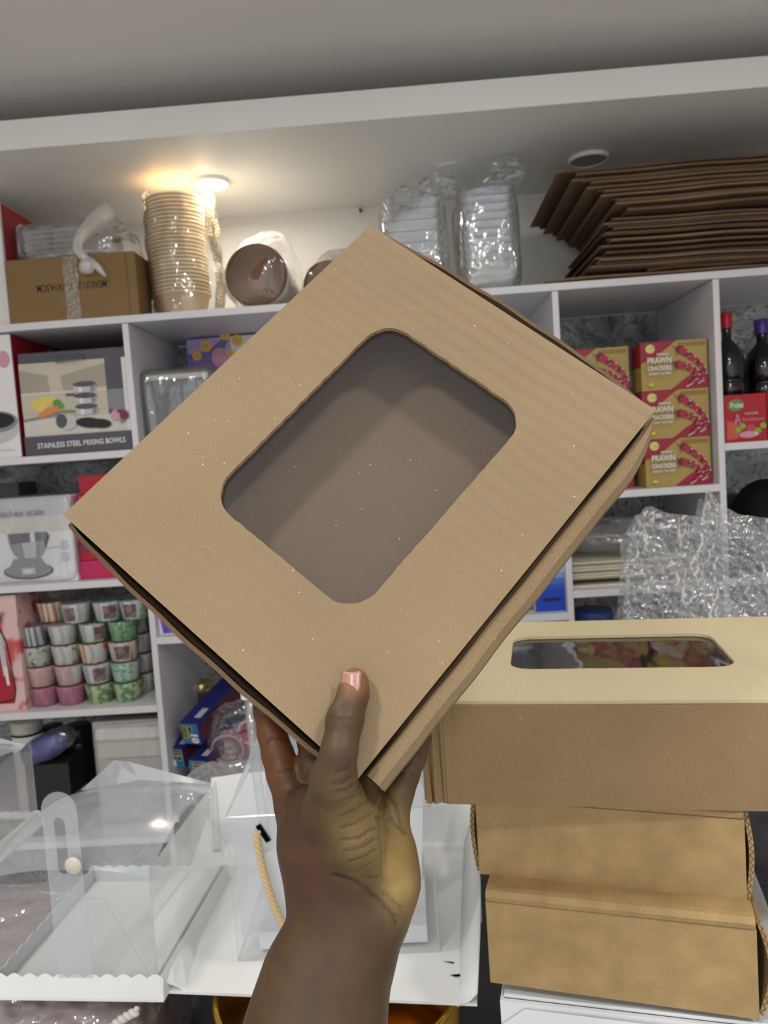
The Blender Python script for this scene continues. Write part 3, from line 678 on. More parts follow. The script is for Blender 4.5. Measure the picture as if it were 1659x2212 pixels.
for i in range(9):
    u = i/8; a = Vector(q4).lerp(Vector(q3), u); rows.append([tuple(a), tuple(a+Vector((0, 0.012, 0.05))), tuple(a+Vector((0, 0.03, 0.085+0.01*math.sin(u*6))))])
b.grid(rows); b.build('back_wall', WC2, tr, solid=0.0015)
BLK = pm('slot_black', (14, 13, 12), rough=0.9, spec=0.0)
a = tp(955, 2082, 0.0016); MB().add([(a[0], a[1], 0.0048), (a[0]+0.012, a[1]-0.002, 0.0048), (a[0]+0.013, a[1]-0.005, 0.0048)], [(0, 1, 2)]).build('tab_slot', BLK, tr)
a = tp(972, 2112, 0.0016); MB().add([(a[0], a[1], 0.0048), (a[0]+0.019, a[1]+0.001, 0.0048), (a[0]+0.019, a[1]-0.003, 0.0048), (a[0]+0.005, a[1]-0.003, 0.0048)], [(0, 1, 2, 3)]).build('tab_slot', BLK, tr)
# clear gable box
ZG = ZB+0.006
gb = thing('gable_box', 'tall clear plastic gable box with white card insert and cord handle', 'box', (-0.219, 0.790, ZG), 0.0)
GW, GD, GH = 0.219, 0.175, 0.160
def pane(name, P, mat=PVC, th=0.0004): return MB().poly(P).build(name, mat, gb)
pane('front_pane', [(0, 0, 0), (GW, 0, 0), (GW, 0, GH), (0, 0, GH)])
pane('back_pane', [(0, GD, 0), (GW, GD, 0), (GW, GD, GH), (0, GD, GH)])
pane('side_pane', [(0, 0, 0), (0, GD, 0), (0, GD, GH), (0, 0, GH)])
pane('side_pane', [(GW, 0, 0), (GW, GD, 0), (GW, GD, GH), (GW, 0, GH)])
RX0, RX1, RY, RZ = 0.045, GW-0.045, GD*0.5, GH+0.105
pane('roof_pane', [(0, 0, GH), (GW, 0, GH), (RX1, RY, RZ), (RX0, RY, RZ)], PVC_S)
pane('roof_pane', [(0, GD, GH), (GW, GD, GH), (RX1, RY, RZ), (RX0, RY, RZ)], PVC_S)
pane('gable_pane', [(0, 0, GH), (0, GD, GH), (RX0, RY, RZ)], PVC_S)
pane('gable_pane', [(GW, 0, GH), (GW, GD, GH), (RX1, RY, RZ)], PVC_S)
b = MB()
for P_, Q_ in (((0, 0, GH), (GW, 0, GH)), ((0, 0, 0), (0, 0, GH)), ((GW, 0, 0), (GW, 0, GH)), ((0, 0, 0), (GW, 0, 0)), ((0, 0, GH), (0, GD, GH)), ((GW, 0, 0), (GW, GD, 0)), ((0, 0, 0), (0, GD, 0)), ((0, 0, GH), (RX0, RY, RZ)), ((GW, 0, GH), (GW, GD, GH))): b.tube([P_, Q_], 0.0004, 5)
b.build('folded_edge', PVC_E, gb)
MB().box(0.022, GW-0.012, 0.012, GD-0.01, 0.002, 0.022).build('card_base', WCARD, gb, bevel=0.001)
ci = MB(); MB().add([(0.030, 0.10, 0.022), (GW-0.016, 0.10, 0.022), (GW-0.004, 0.150, 0.155), (0.012, 0.150, 0.155)], [(0, 1, 2, 3)]).build('card_insert', WCARD, gb, solid=0.0012)
MB().add([(0.003, 0.006, 0.148), (GW*0.42, 0.010, 0.148), (0.085, 0.014, 0.07), (0.045, 0.02, 0.024), (0.024, 0.012, 0.024)], [(0, 1, 2, 3, 4)])
# leaf cut-outs on the insert and round punched hole
LEAF = pm('cutout_grey', (176, 174, 168), rough=0.7)
pr_ = Print(0.0)
for (cx, cz, s, r) in ((0.080, 0.062, 1.0, 0.5), (0.068, 0.125, 0.55, 0.2)):
    pr_.ell(cx, cz, 0.030*s, 0.024*s, LEAF, r, 0.6, 3.9); pr_.ell(cx-0.014*s, cz+0.026*s, 0.010*s, 0.006*s, LEAF, 0.7); pr_.ell(cx-0.02*s, cz-0.022*s, 0.010*s, 0.006*s, LEAF, 0.5)
lf = pr_.build(gb, 'leaf_cutout'); lf.rotation_euler = (math.radians(-20.5), 0, 0); lf.location = (0.0, 0.0945, -0.002)
# card sleeve front with a slot for the cord
hx, hz = 0.035, 0.148
MB().box(0.006, 0.108, 0.003, 0.0042, 0.024, GH-0.004).build('card_front', film('card_frost', haze=0.30, hcol=(0.95, 0.95, 0.95), rough=0.4, gloss=0.02, fres=0.2), gb)
sl = MB().box(-0.0035, 0.0035, -0.0012, 0.0008, -0.011, 0.011).build('cord_slot', BLK, gb, bevel=0.003); sl.location = (hx+0.004, 0.0012, hz-0.008); sl.rotation_euler = (0, -0.5, 0)
pts_ = []
for i in range(60):
    t = i/59; pts_.append(Vector((hx-0.002+0.002*t+0.026*t**1.7, -0.004-0.004*math.sin(PI*t), hz-0.004-0.125*t)))
rope = pm('cord_gold', (214, 190, 140), rough=0.5, bump=0.3, bscale=900)
cord = bpy.data.objects.new('cord_handle', None); COL.objects.link(cord); cord.parent = gb
for s in range(3):
    MB().tube([p+Vector((math.cos(i*0.72+s*2*PI/3)*0.0023, math.sin(i*0.72+s*2*PI/3)*0.0023, 0)) for i, p in enumerate(pts_)], 0.0023, 7).build('cord_strand', rope, cord, smooth=True)
# ------------------------------------------------------------------ clear cake box on the left
def scallop_wall(p0, p1, h, n, amp, lean):
    p0, p1, lean = Vector(p0), Vector(p1), Vector(lean); b = MB(); m = n*8; rows = []
    for i in range(m+1):
        t = i/m; a = p0.lerp(p1, t); zz = h+amp*abs(math.sin(PI*n*t)); rows.append([tuple(a), tuple(a+lean*(zz/h)+Vector((0, 0, zz)))])
    b.grid(rows); return b
def cake_box(label, loc, rot, full=True):
    t = thing('cake_box', label, 'box', loc, rot)
    w, d, h = 0.188, 0.222, 0.138
    MB().box(0, w, 0, d, 0, 0.003).build('card_base', WC2, t)
    for (p0, p1, ln) in (((0, 0, 0.003), (w, 0, 0.003), (0, 0.003, 0)), ((w, d, 0.003), (0, d, 0.003), (0, -0.006, 0)), ((0, d, 0.003), (0, 0, 0.003), (0.004, 0, 0))):
        scallop_wall(p0, p1, 0.020, 11, 0.004, ln).build('scalloped_rim', WC2, t, solid=0.0008)
    MB().add([(w, 0, 0.003), (w, d, 0.003), (w-0.004, d-0.002, 0.024), (w-0.004, 0.002, 0.024)], [(0, 1, 2, 3)]).build('scalloped_rim', WC2, t, solid=0.0008)
    e = 0.006
    c = [(e, e), (w-e, e), (w-e, d-e), (e, d-e)]
    nm = ('front_pane', 'side_pane', 'back_pane', 'side_pane')
    for i in range(4):
        (xa, ya), (xb, yb) = c[i], c[(i+1) % 4]
        MB().poly([(xa, ya, 0.004), (xb, yb, 0.004), (xb, yb, h), (xa, ya, h)]).build(nm[i], PVC, t)
    # curved lid: rolls up from the front edge and over to the back, with side gussets
    b = MB(); rows = []
    for i in range(17):
        k = i/16; y = e+(d-2*e)*k; z = h+0.024*math.sin(PI*k)**0.7-0.004*k
        rows.append([(e+(w-2*e)*u, y, z-0.010*(abs(u-0.5)*2)**2.5) for u in [j/10 for j in range(11)]])
    b.grid(rows); b.build('lid', PVC_L, t, smooth=True)
    # peaked closing flap at the back
    P_ = [(0.02, d-0.045, h+0.008), (w*0.40, d-0.060, h+0.052), (w*0.50, d-0.060, h+0.050), (w+0.002, d-0.03, h+0.006), (w-0.012, d-0.035, h-0.004)]
    b = MB(); cx, cy, cz = 0.1, d-0.045, h+0.02; b.add(P_+[(cx, cy, cz)], [(0, 1, 5), (1, 2, 5), (2, 3, 5), (3, 4, 5), (4, 0, 5)]); b.build('peaked_flap', PVC_S, t)
    # carry handle strip on the front
    lp = []; hw = 0.019; cx = 0.094; z0, zt = 0.004, 0.222
    outer = [(cx-hw, z0), (cx+hw, z0)]+[(cx+hw*math.cos(a), zt-hw+hw*math.sin(a)*1.0) for a in [PI*k/12 for k in range(13)]]
    hole = [(x, z) for x, z in rounded_rect(cx-0.007, cx+0.005, 0.135, 0.195, 0.0055, 5)]
    o = panel_with_hole('handle_strip', outer, hole, 0.0, 0.0006, PVC_S, t); o.matrix_local = Matrix(((1, 0, 0, 0), (0, 0, 1, 0.003), (0, 1, 0, 0), (0, 0, 0, 1)))
    b = MB()
    for P2_, Q2_ in (((w-e, e, 0.02), (w-e, e, h-0.01)), ((w-e, d-e, 0.02), (w-e, d-e, h)), ((w-e, e, h-0.01), (w-e-0.018, e, h+0.002)), ((e, e, 0.02), (e, e, h-0.01)), ((w-e-0.02, e, h+0.004), (w-e-0.01, d-e, h+0.004)), ((w-e, e, 0.006), (w-0.09, e+0.06, 0.07)), ((w-0.09, e+0.06, 0.07), (w-0.16, e+0.05, 0.085))): b.tube([P2_, Q2_], 0.0005, 5)
    b.build('folded_edge', PVC_E, t)
    if full: MB().lathe([(0.0001, -0.002), (0.008, -0.002), (0.0095, 0.0), (0.0085, 0.001), (0.0001, 0.0015)], 20, axis='y', c=(0.106, -0.001, 0.146)).build('button', pm('button_cream', (222, 214, 198), rough=0.3, bump=0.5, bscale=300), t, smooth=True)
    return t
cake_box('clear plastic cake box with scalloped white card base and handle strip', (-0.4715, 0.752, ZB), math.radians(-4.5))
cake_box('second clear plastic cake box cut off by the left edge of the picture', (-0.832, 0.985, ZB-0.02), math.radians(-4), False)
# things under and behind them
SHR = film('shrink_wrap', haze=0.30, hcol=(0.86, 0.86, 0.88), rough=0.06, gloss=0.16, fres=0.9, bump=0.9, bscale=26, bdist=0.012, stretch=(1, 1, 0.35))
pk = thing('wrapped_pack', 'large pinkish pack in crinkled shrink wrap under the clear cake box', 'pack', (-0.50, 0.885, 0.86))
lumpy('contents', -0.35, 0.17, -0.16, 0.15, 0.0, 0.183, pm('pink_goods', (176, 150, 152), rough=0.6, var=0.2, vscale=25), pk, n=12, amp=0.003)
lumpy('shrink_film', -0.36, 0.18, -0.17, 0.16, 0.0, 0.190, SHR, pk, n=44, amp=0.010, freq=42, seed=2)
GOLD = pm('gold_metal', (206, 160, 62), rough=0.25, metal=0.9, var=0.04)
q = Vector((-0.110, 0.775, 0.86))
gp = thing('gold_bucket', 'round gold bucket with a rolled rim under the white tray', 'bucket', tuple(q))
MB().lathe([(0.112, 0.0), (0.120, 0.06), (0.127, 0.185)], 64).build('wall', GOLD, gp, smooth=True, solid=-0.0015)
MB().lathe([(0.0001, 0.002), (0.112, 0.002)], 64).build('bottom', GOLD, gp)
MB().lathe([(0.127+0.0035*math.cos(a), 0.190+0.0035*math.sin(a)) for a in [2*PI*k/10 for k in range(11)]], 64).build('rim', GOLD, gp, smooth=True)
ct = thing('rope_loop', 'loop of white twisted cord hanging under the cake box corner', 'cord', (0, 0, 0))
base_p = atY(262, 2190, 0.692); pts_ = [base_p+Vector((-0.030+0.046*t, -0.004+0.004*t, -0.030+0.050*t-0.018*t*t)) for t in [i/30 for i in range(31)]]
for s in range(2): MB().tube([p+Vector((0, math.cos(i*0.9+s*PI)*0.0022, math.sin(i*0.9+s*PI)*0.0022)) for i, p in enumerate(pts_)], 0.0027, 7).build('cord_strand', pm('cord_white', (214, 210, 206), rough=0.8, bump=0.5, bscale=900), ct, smooth=True)
# clear stick with a white cap standing behind the gable box
q = atY(533, 1470, 1.03); q2 = atY(560, 1700, 1.03)
bs = thing('balloon_stick', 'clear plastic stick with a white cap behind the gable box', 'stick', (q2.x, 1.03, ZB+0.003))
d0 = Vector((q.x-q2.x, 0, q.z-(ZB+0.003)))
MB().tube([(0.004, 0, 0), tuple(d0*0.5), tuple(d0*0.93)], 0.0065, 14).build('tube', PVC_S, bs, smooth=True)
MB().tube([tuple(d0*0.90), tuple(d0*0.965)], 0.0105, 16).build('cap', pm('cap_white', (236, 236, 234), rough=0.35), bs, smooth=False)
MB().tube([tuple(d0*0.965), tuple(d0*1.06)], [0.0095, 0.0125], 16).build('cap_cup', pm('cap_white', (236, 236, 234)), bs, smooth=False)
lw_ = thing('clear_wrap', 'crumpled clear wrap between the cake box and the gable box', 'plastic wrap', (-0.335, 1.145, ZB-0.04))
lumpy('crumpled_film', -0.05, 0.11, -0.05, 0.08, 0.0, 0.105, SHR, lw_, n=18, amp=0.010, freq=34, seed=5)
lb = thing('white_box', 'pale closed box on the table behind the clear gable box', 'box', (-0.03, 1.15, 0.86), math.radians(4))
carton_body('carton', 0.20, 0.12, 0.385, WCARD, lb)
# ------------------------------------------------------------------ printed cartons on the shelves
WHITE = flat('print_white', (232, 230, 228)); OFFW = flat('print_offwhite', (214, 208, 198)); BLACK = flat('print_black', (26, 24, 26)); DGREY = flat('print_slate', (84, 82, 92)); MGREY = flat('print_grey', (138, 138, 142)); LGREY = flat('print_silver', (196, 196, 200)); REDP = flat('print_red', (150, 22, 38)); BEIGE = flat('print_beige', (200, 190, 172)); TAUPE = flat('print_taupe', (168, 160, 146)); YEL = flat('print_yellow', (226, 204, 96)); ORG = flat('print_orange', (224, 138, 74)); GRN = flat('print_green', (98, 150, 70)); PUR = flat('print_plum', (122, 46, 72)); PINKP = flat('print_pink', (212, 152, 170))
SLEEVE = film('bag_clear', haze=0.05, hcol=(0.95, 0.96, 0.97), rough=0.07, gloss=0.07, fres=0.8, bump=0.9, bscale=22, bdist=0.01, stretch=(1, 1, 0.4))
BAGH = film('bag_hazy', haze=0.16, hcol=(0.92, 0.94, 0.95), rough=0.08, gloss=0.10, fres=0.8, bump=1.0, bscale=20, bdist=0.012, stretch=(1, 1, 0.4))
def shelf_carton(name, label, x0, x1, z0, z1, yf, d, mat, cat='box', rot=0.0, group=None, bname='carton'):
    t = thing(name, label, cat, ((x0+x1)/2, yf, z0), rot, group); carton_body(bname, x1-x0, d, z1-z0, mat, t); return t, x1-x0, z1-z0
# --- top shelf, left end
x = atY(8, 560, 1.83).x
t, w, h = shelf_carton('gift_carton', 'white carton with a red side and black round mark, left end of top shelf', x-0.22, x, ZT, atY(3, 432, 1.83).z, 1.83, 0.30, WHITE)
sd = Print(0); sd.rect(0, 0.28, 0.0, h-0.002, REDP); sd.ell(0.10, h*0.78, 0.040, 0.040, LGREY); sd.ell(0.10, h*0.78, 0.031, 0.031, BLACK); sd.ell(0.10, h*0.78, 0.014, 0.02, DGREY)
o = sd.build(t, 'printed_side'); o.rotation_euler = (0, 0, PI/2); o.location = (w/2, 0.01, 0)
# carton with MEAS stamp
KCT = kraft('kraft_carton', (136, 108, 72), flute=None, mottle=0.05, speck=False)
x0, x1, z0, z1 = rect(14, 552, 285, 690, 1.80)
t, w, h = shelf_carton('brown_carton', 'brown taped carton with an upside-down size stamp on the top shelf', x0, x1+0.012, ZT, z1, 1.802, 0.26, KCT)
lettering(t, 'MEAS:31.3X31.3X14.5CM', 0.000, h*0.52, 0.165, 0.017, -0.0006, BLACK, PI, bold=0.012)
b = MB(); rows = []
for i in range(13):
    z = h*0.99*(1-i/12); rows.append([(-0.017+0.034*j/6+0.0015*math.sin(i*2+j), -0.0012-0.0012*abs(noise.noise(Vector((i*0.9, j*1.3, 2)))), z) for j in range(7)])
b.grid(rows); b.build('packing_tape', film('tape', haze=0.12, hcol=(0.95, 0.85, 0.75), rough=0.08, gloss=0.12, fres=0.9, bump=1.0, bscale=120, bdist=0.004), t)
MB().box(w/2-0.022, w/2-0.020, -0.0008, 0.001, 0.002, h-0.002).build('fold_line', kraft('kraft_edge', (120, 88, 58)), t)
# bag of clear lids on the carton
CLD = film('lid_clear', haze=0.10, hcol=(0.9, 0.93, 0.95), rough=0.06, gloss=0.14, fres=0.8)
zc = ZT+h+0.001; lx0, lx1 = atY(36, 520, 1.90).x, atY(268, 520, 1.90).x
for k in range(7):
    l = MB(); z = zc+0.002+k*0.0125
    P = rounded_rect(lx0+0.012, lx0+0.17, 1.87, 2.05, 0.02, 5); Q = rounded_rect(lx0+0.022, lx0+0.16, 1.88, 2.04, 0.018, 5)
    l.grid([[(x, y, z) for x, y in P], [(x, y, z+0.003) for x, y in P], [(x, y, z+0.0035) for x, y in Q], [(x, y, z+0.011) for x, y in Q]], 0, True); l.poly([(x, y, z+0.011) for x, y in Q])
    tag(l.build('container_lid', CLD), 'clear rectangular container lid in the bagged stack on the brown carton', 'lid', 'bagged container lids')
bg_ = thing('plastic_bag', 'knotted clear plastic bag of lids resting on the brown carton', 'bag', ((lx0+lx1)/2, 1.84, zc))
hw = (lx1-lx0)/2
lumpy('bag_film', -hw, hw, 0.02, 0.23, 0.0, 0.108, BAGH, bg_, n=26, amp=0.010, freq=22, stretch=(1, 1, 0.5), seed=3)
TWB = film('bag_twist', haze=0.5, hcol=(0.95, 0.95, 0.93), rough=0.2, gloss=0.1, fres=0.3)
def bp(px, py, Y): q = atY(px, py, Y); return (q.x-bg_.location.x, q.y-bg_.location.y, q.z-bg_.location.z)
MB().tube([bp(238, 462, 1.885), bp(222, 472, 1.875), bp(205, 482, 1.86), bp(190, 494, 1.84), bp(177, 508, 1.82), bp(168, 524, 1.80), bp(168, 540, 1.785), bp(178, 553, 1.78), bp(190, 562, 1.778)], [0.034, 0.026, 0.023, 0.017, 0.015, 0.011, 0.012, 0.010, 0.009], 9).build('twisted_neck', TWB, bg_, smooth=True)
lumpy('knot', *[v for v in (bp(172, 570, 1.778)[0], bp(202, 570, 1.778)[0])], -0.076, -0.050, bp(186, 592, 1.778)[2], bp(186, 560, 1.778)[2], TWB, bg_, n=8, e=2.4, amp=0.003, freq=60)
MB().tube([bp(194, 562, 1.776), bp(212, 578, 1.772), bp(228, 597, 1.772)], [0.009, 0.008, 0.004], 10).build('loose_end', TWB, bg_, smooth=True)
# stack of paper bowls in a clear sleeve
KBOWL = pm('bowl_paper', (214, 184, 138), rough=0.6, var=0.05); 
cxs = atY(389, 560, 1.90).x; zb0 = ZT; zt = atY(389, 434, 1.90).z; nb_ = 26; step = (zt-zb0-0.055)/(nb_-1)
bw = thing('paper_bowl', 'x', 'bowl', (cxs, 1.90, zb0))
bm_ = MB().lathe([(0.0001, 0.002), (0.050, 0.0), (0.0505, 0.001), (0.0640, 0.052), (0.0668, 0.0525), (0.0678, 0.055), (0.0664, 0.0575), (0.0640, 0.056)], 48)
bb_ = bm_.build('bowl', KBOWL, bw, smooth=True)
RIM = pm('bowl_rim', (236, 214, 176), rough=0.5)
rm_ = MB().lathe([(0.0672+0.0022*math.cos(a), 0.0552+0.0026*math.sin(a)) for a in [2*PI*k/8 for k in range(9)]], 48).build('rolled_rim', RIM, bw, smooth=True)
LB = 'kraft paper bowl in the tall stack inside a clear sleeve'
tag(bw, 'kraft paper bowl at the bottom of the tall sleeved stack', 'bowl', 'stacked paper bowls')
for k in range(1, nb_):
    c = dup(bw); c.location = (cxs+random.uniform(-1, 1)*0.0012-0.004*math.sin(k/26*3), 1.90, zb0+k*step); c['label'] = LB if k < nb_-1 else 'kraft paper bowl at the very top of the tall sleeved stack'
sl_ = thing('plastic_sleeve', 'clear plastic sleeve pulled over the tall stack of paper bowls', 'bag', (cxs, 1.90, ZT))
rows = []
for i in range(34):
    k = i/33; z = (zt-ZT+0.022)*k; row = []
    for j in range(56):
        a = 2*PI*j/56; q = Vector((math.cos(a)*2.2, math.sin(a)*2.2, k*2.5)); r = 0.076+0.008*noise.noise(q)+0.007*noise.noise(q*3.1)+(0.012*max(0, math.sin(a*1.0-0.2)) if False else 0)
        r *= (1.0 if k < 0.93 else 1.0-(k-0.93)*7*0.4)
        ex = 0.030*max(0, math.cos(a-0.15))**3*(1-abs(k-0.5))
        row.append((r*math.cos(a)+ex, r*math.sin(a), z))
    rows.append(row)
b = MB(); b.grid(rows, 0, True); b.build('sleeve_film', SLEEVE, sl_, smooth=True)
# two bundles of kraft tubs lying on their sides
KTUB = kraft('tub_kraft', (138, 104, 74), flute=None, speck=False, mottle=0.2); KTUBW = pm('tub_wall', (226, 222, 212), rough=0.5)
def tub(label, px, py, rpx, Y, L, blabel):
    c = atY(px, py, Y); r = rpx/FPX*Y; 
    t = thing('paper_tub', label, 'tub', (c.x, Y, ZT+r+0.002))
    MB().lathe([(0.0001, 0.008), (r*0.93, 0.006), (r*0.95, 0.0), (r*0.985, 0.0)], 48, axis='y').build('base_disc', KTUB, t, smooth=True)
    MB().lathe([(r*0.985, 0.0), (r, 0.003), (r*0.995, 0.02), (r*0.97, L)], 48, axis='y').build('wall', KTUBW, t, smooth=True)
    bt = thing('plastic_bag', blabel, 'bag', (c.x, Y, ZT+0.001)); rows = []
    for i in range(22):
        k = i/21; y = -0.012+(L+0.03)*k; row = []
        for j in range(48):
            a = 2*PI*j/48; q = Vector((math.cos(a)*1.8, math.sin(a)*1.8, k*3+px)); rr = (r*1.08+0.007*noise.noise(q)+0.005*noise.noise(q*3))*(0.15 if i == 0 else (0.8 if i == 1 else 1))
            up = 0.03*max(0, math.sin(a))*max(0, math.cos(a-0.9)); row.append((rr*math.cos(a)+up, y, max(0.0, r+rr*math.sin(a)+up)))
        rows.append(row)
    b = MB(); b.grid(rows, 0, True); b.build('bag_film', SLEEVE, bt, smooth=True)
tub('round kraft tub on its side, left of the pair beside the bowl stack', 553, 587, 68, 1.84, 0.22, 'clear bag around the left of two kraft tubs')
tub('round kraft tub on its side, half hidden behind the held box corner', 706, 562, 55, 1.96, 0.20, 'clear gathered bag around the tub behind the held box corner')
# two tall bags of clear containers
def container_bag(label, x0, x1, z1, yf, d, n, seed, group):
    w = x1-x0
    for k in range(n):
        z = ZT+0.002+k*(z1-ZT-0.03)/n; hgt = 0.03
        P = rounded_rect(x0+0.012, x1-0.012, yf+0.012, yf+d-0.012, 0.015, 4); Q = rounded_rect(x0+0.022, x1-0.022, yf+0.022, yf+d-0.022, 0.012, 4)
        l = MB(); l.grid([[(x, y, z) for x, y in Q], [(x, y, z+hgt*0.9) for x, y in P], [(x, y, z+hgt*0.93) for x, y in rounded_rect(x0+0.008, x1-0.008, yf+0.008, yf+d-0.008, 0.017, 4)]], 0, True)
        tag(l.build('food_container', CLD), 'clear rectangular food container stacked in '+group, 'container', 'containers in '+group)
    t = thing('plastic_bag', label, 'bag', ((x0+x1)/2, yf, ZT))
    def shp(p):
        k = p.z/(z1-ZT)
        if k > 0.92: p = Vector((p.x*(1+0.35*math.sin(p.z*60+seed))+0.02*(seed % 2), p.y, p.z+0.035*max(0, noise.noise(Vector((p.x*25, p.y*25, seed))))))
        return p
    lumpy('bag_film', -w/2, w/2, 0, d, 0, z1-ZT, BAGH, t, n=26, e=6, amp=0.007, freq=20, stretch=(1.4, 1.4, 0.35), seed=seed, shape=shp)
    b = MB(); rows = []
    for i in range(12):
        k = i/11; rows.append([(w*(0.1+0.55*k)+0.04*noise.noise(Vector((k*3, j*0.7, seed))), d*0.3+0.03*noise.noise(Vector((j*0.9, k*2, seed+4))), (z1-ZT)*(0.93+0.02*k)+0.062*j/8*(0.4+math.sin(k*2.6))) for j in range(9)])
    b.grid(rows); b.build('loose_top', SLEEVE, t, smooth=True)
x0, x1, z0, z1 = rect(818, 398, 968, 590, 1.86); container_bag('clear bag of tall containers just right of the held box corner', x0, x1, z1, 1.86, 0.2, 9, 2, 'the bag nearest the held box')
x0, x1, z0, z1 = rect(990, 380, 1128, 610, 1.82); container_bag('tall cloudy bag of containers beside the flattened cartons', x0, x1, z1, 1.82, 0.2, 12, 3, 'the tall cloudy bag')
# ------------------------------------------------------------------ flattened cartons
CB = [kraft('flat_carton_%s' % n_, c, flute=None, speck=False, mottle=0.2) for n_, c in (('a', (108, 86, 66)), ('b', (86, 68, 52)), ('c', (124, 100, 78)))]
def sheet(label, x0, x1, y0, y1, z, th, rot, tilt, mat, group, seed):
    b = MB(); n = 14; rnd = random.Random(seed); a1, a2 = (1.0, 2.0) if group else (0.0, 0.0); rows = []
    L = x1-x0
    for i in range(n+1):
        t = i/n; xx = L*t; bow = 0.003*math.sin(t*5+a1)+0.0015*math.sin(t*13+a2)
        rows.append([(xx, 0, bow), (xx, (y1-y0)*0.5, bow*0.5), (xx, y1-y0, 0)])
    b.grid(rows); o = b.build('flattened_carton', mat, None, solid=th); o.location = (x0, y0, z); o.rotation_euler = (tilt[0], tilt[1], rot); tag(o, label, 'cardboard', group); return o
xa = atY(1290, 560, 1.78).x
for k in range(16):
    z = ZT+0.020+k*0.0066
    sheet('flattened brown carton in the lower pile on the top shelf' if k else 'flattened brown carton at the bottom of the lower pile', xa+0.012*math.sin(k*1.7)+0.03*(k/16)-0.02*(k < 2), xa+0.62+0.03*math.sin(k*2.3), 1.765+0.012*math.sin(k*2.9), 2.16, z, 0.0046, math.radians(0.6*math.sin(k*1.3)), (0.0, -0.006), CB[k % 3], 'flattened cartons in the lower pile', k)
for k in range(2):
    sheet('wide flat carton sheet lying directly on the top shelf, %s of two' % ('lower' if k == 0 else 'upper'), atY(1178+110*k*2, 605, 1.80).x, xa+0.62, 1.797-0.004*k, 2.17, ZT+0.001+k*0.0085, 0.005, 0, (0, 0), CB[(k+2) % 3], None, 40+k)
zu = ZT+0.020+16*0.0066+0.004
NU = 15
for k in range(NU):
    z = zu+k*0.0068; f = k/(NU-1)
    xs = atY(1352-140*f**1.1, 400, 1.74).x+0.010*math.sin(k*2.2)
    sheet('flattened brown carton in the fanned upper pile' if k < NU-1 else 'topmost flattened brown carton, reaching furthest left', xs, xs+0.60+0.02*math.sin(k*3.1), 1.735+0.010*math.sin(k*1.9), 2.14, z, 0.0046, math.radians(-1.2+0.8*math.sin(k*2.3)), (0.0, -0.016), CB[k % 3], 'flattened cartons in the upper pile', 60+k)
# ------------------------------------------------------------------ left bay, first row
def pan_side(pr, cx, cz, rx, hh, rz):
    pr.pts([(cx-rx, cz), (cx+rx, cz), (cx+rx*0.92, cz-hh), (cx+rx*0.5, cz-hh-rz*0.5), (cx-rx*0.5, cz-hh-rz*0.5), (cx-rx*0.92, cz-hh)], LGREY); pr.pts([(cx-rx*0.55, cz), (cx-rx*0.2, cz), (cx-rx*0.25, cz-hh-rz*0.4), (cx-rx*0.5, cz-hh-rz*0.3)], WHITE); pr.pts([(cx+rx*0.5, cz), (cx+rx*0.95, cz), (cx+rx*0.85, cz-hh), (cx+rx*0.5, cz-hh-rz*0.3)], MGREY); pr.ell(cx, cz, rx, rz, DGREY)
x1_ = atY(34, 860, 1.815).x
t, w, h = shelf_carton('pan_carton', 'white carton with a red side and saucepan print, left edge below the top shelf', x1_-0.19, x1_, Z1, atY(10, 722, 1.815).z, 1.815, 0.28, WHITE)
pr = Print(0); pr.ell(w/2-0.055, h*0.24, 0.055, 0.035, LGREY); pr.ell(w/2-0.055, h*0.30, 0.055, 0.026, MGREY); pr.ell(w/2-0.055, h*0.31, 0.047, 0.019, BLACK); pr.rect(w/2-0.15, w/2-0.015, h*0.06, h*0.07, LGREY); pr.ell(w/2-0.02, h*0.80, 0.015, 0.02, PINKP); pr.build(t)
sd = Print(0); sd.rect(0, 0.27, 0, h-0.001, REDP); sd.ell(0.20, h*0.86, 0.03, 0.03, LGREY); sd.ell(0.20, h*0.86, 0.022, 0.022, DGREY); o = sd.build(t, 'printed_side'); o.rotation_euler = (0, 0, PI/2); o.location = (w/2, 0.004, 0)
# stainless steel mixing bowls carton
x0, x1, z0, z1 = rect(50, 757, 268, 985, 1.83)
t, w, h = shelf_carton('bowl_set_carton', 'grey carton printed with stacked saucepans and vegetables, titled mixing bowls', x0, XL-0.006, Z1, z1, 1.825, 0.22, DGREY)
pr = Print(0); X = lambda u: -w/2+w*u; Zz = lambda v: h*v
# printed kitchen scene: u across, v up
pr.rect(X(0.0), X(0.80), Zz(0.20), Zz(0.90), BEIGE); pr.rect(X(0.80), X(0.97), Zz(0.46), Zz(0.94), DGREY); pr.pts([(X(0.80), Zz(0.42)), (X(0.99), Zz(0.34)), (X(0.97), Zz(0.60)), (X(0.80), Zz(0.60))], MGREY); pr.rect(X(0.0), X(1.0), Zz(0.19), Zz(0.36), OFFW)
pr.rect(X(0.955), X(1.0), Zz(0.19), Zz(0.90), WHITE)
pr.pts([(X(0.0), Zz(0.84)), (X(0.26), Zz(0.77)), (X(0.27), Zz(0.62)), (X(0.0), Zz(0.62))], TAUPE); pr.pts([(X(0.38), Zz(0.76)), (X(0.80), Zz(0.86)), (X(0.80), Zz(0.64)), (X(0.40), Zz(0.62))], TAUPE); pr.rect(X(0.0), X(0.80), Zz(0.595), Zz(0.615), OFFW); pr.rect(X(0.0), X(0.80), Zz(0.42), Zz(0.595), BEIGE)
pr.pts([(X(0.0), Zz(0.36)), (X(0.35), Zz(0.42)), (X(0.35), Zz(0.38)), (X(0.0), Zz(0.335))], MGREY)
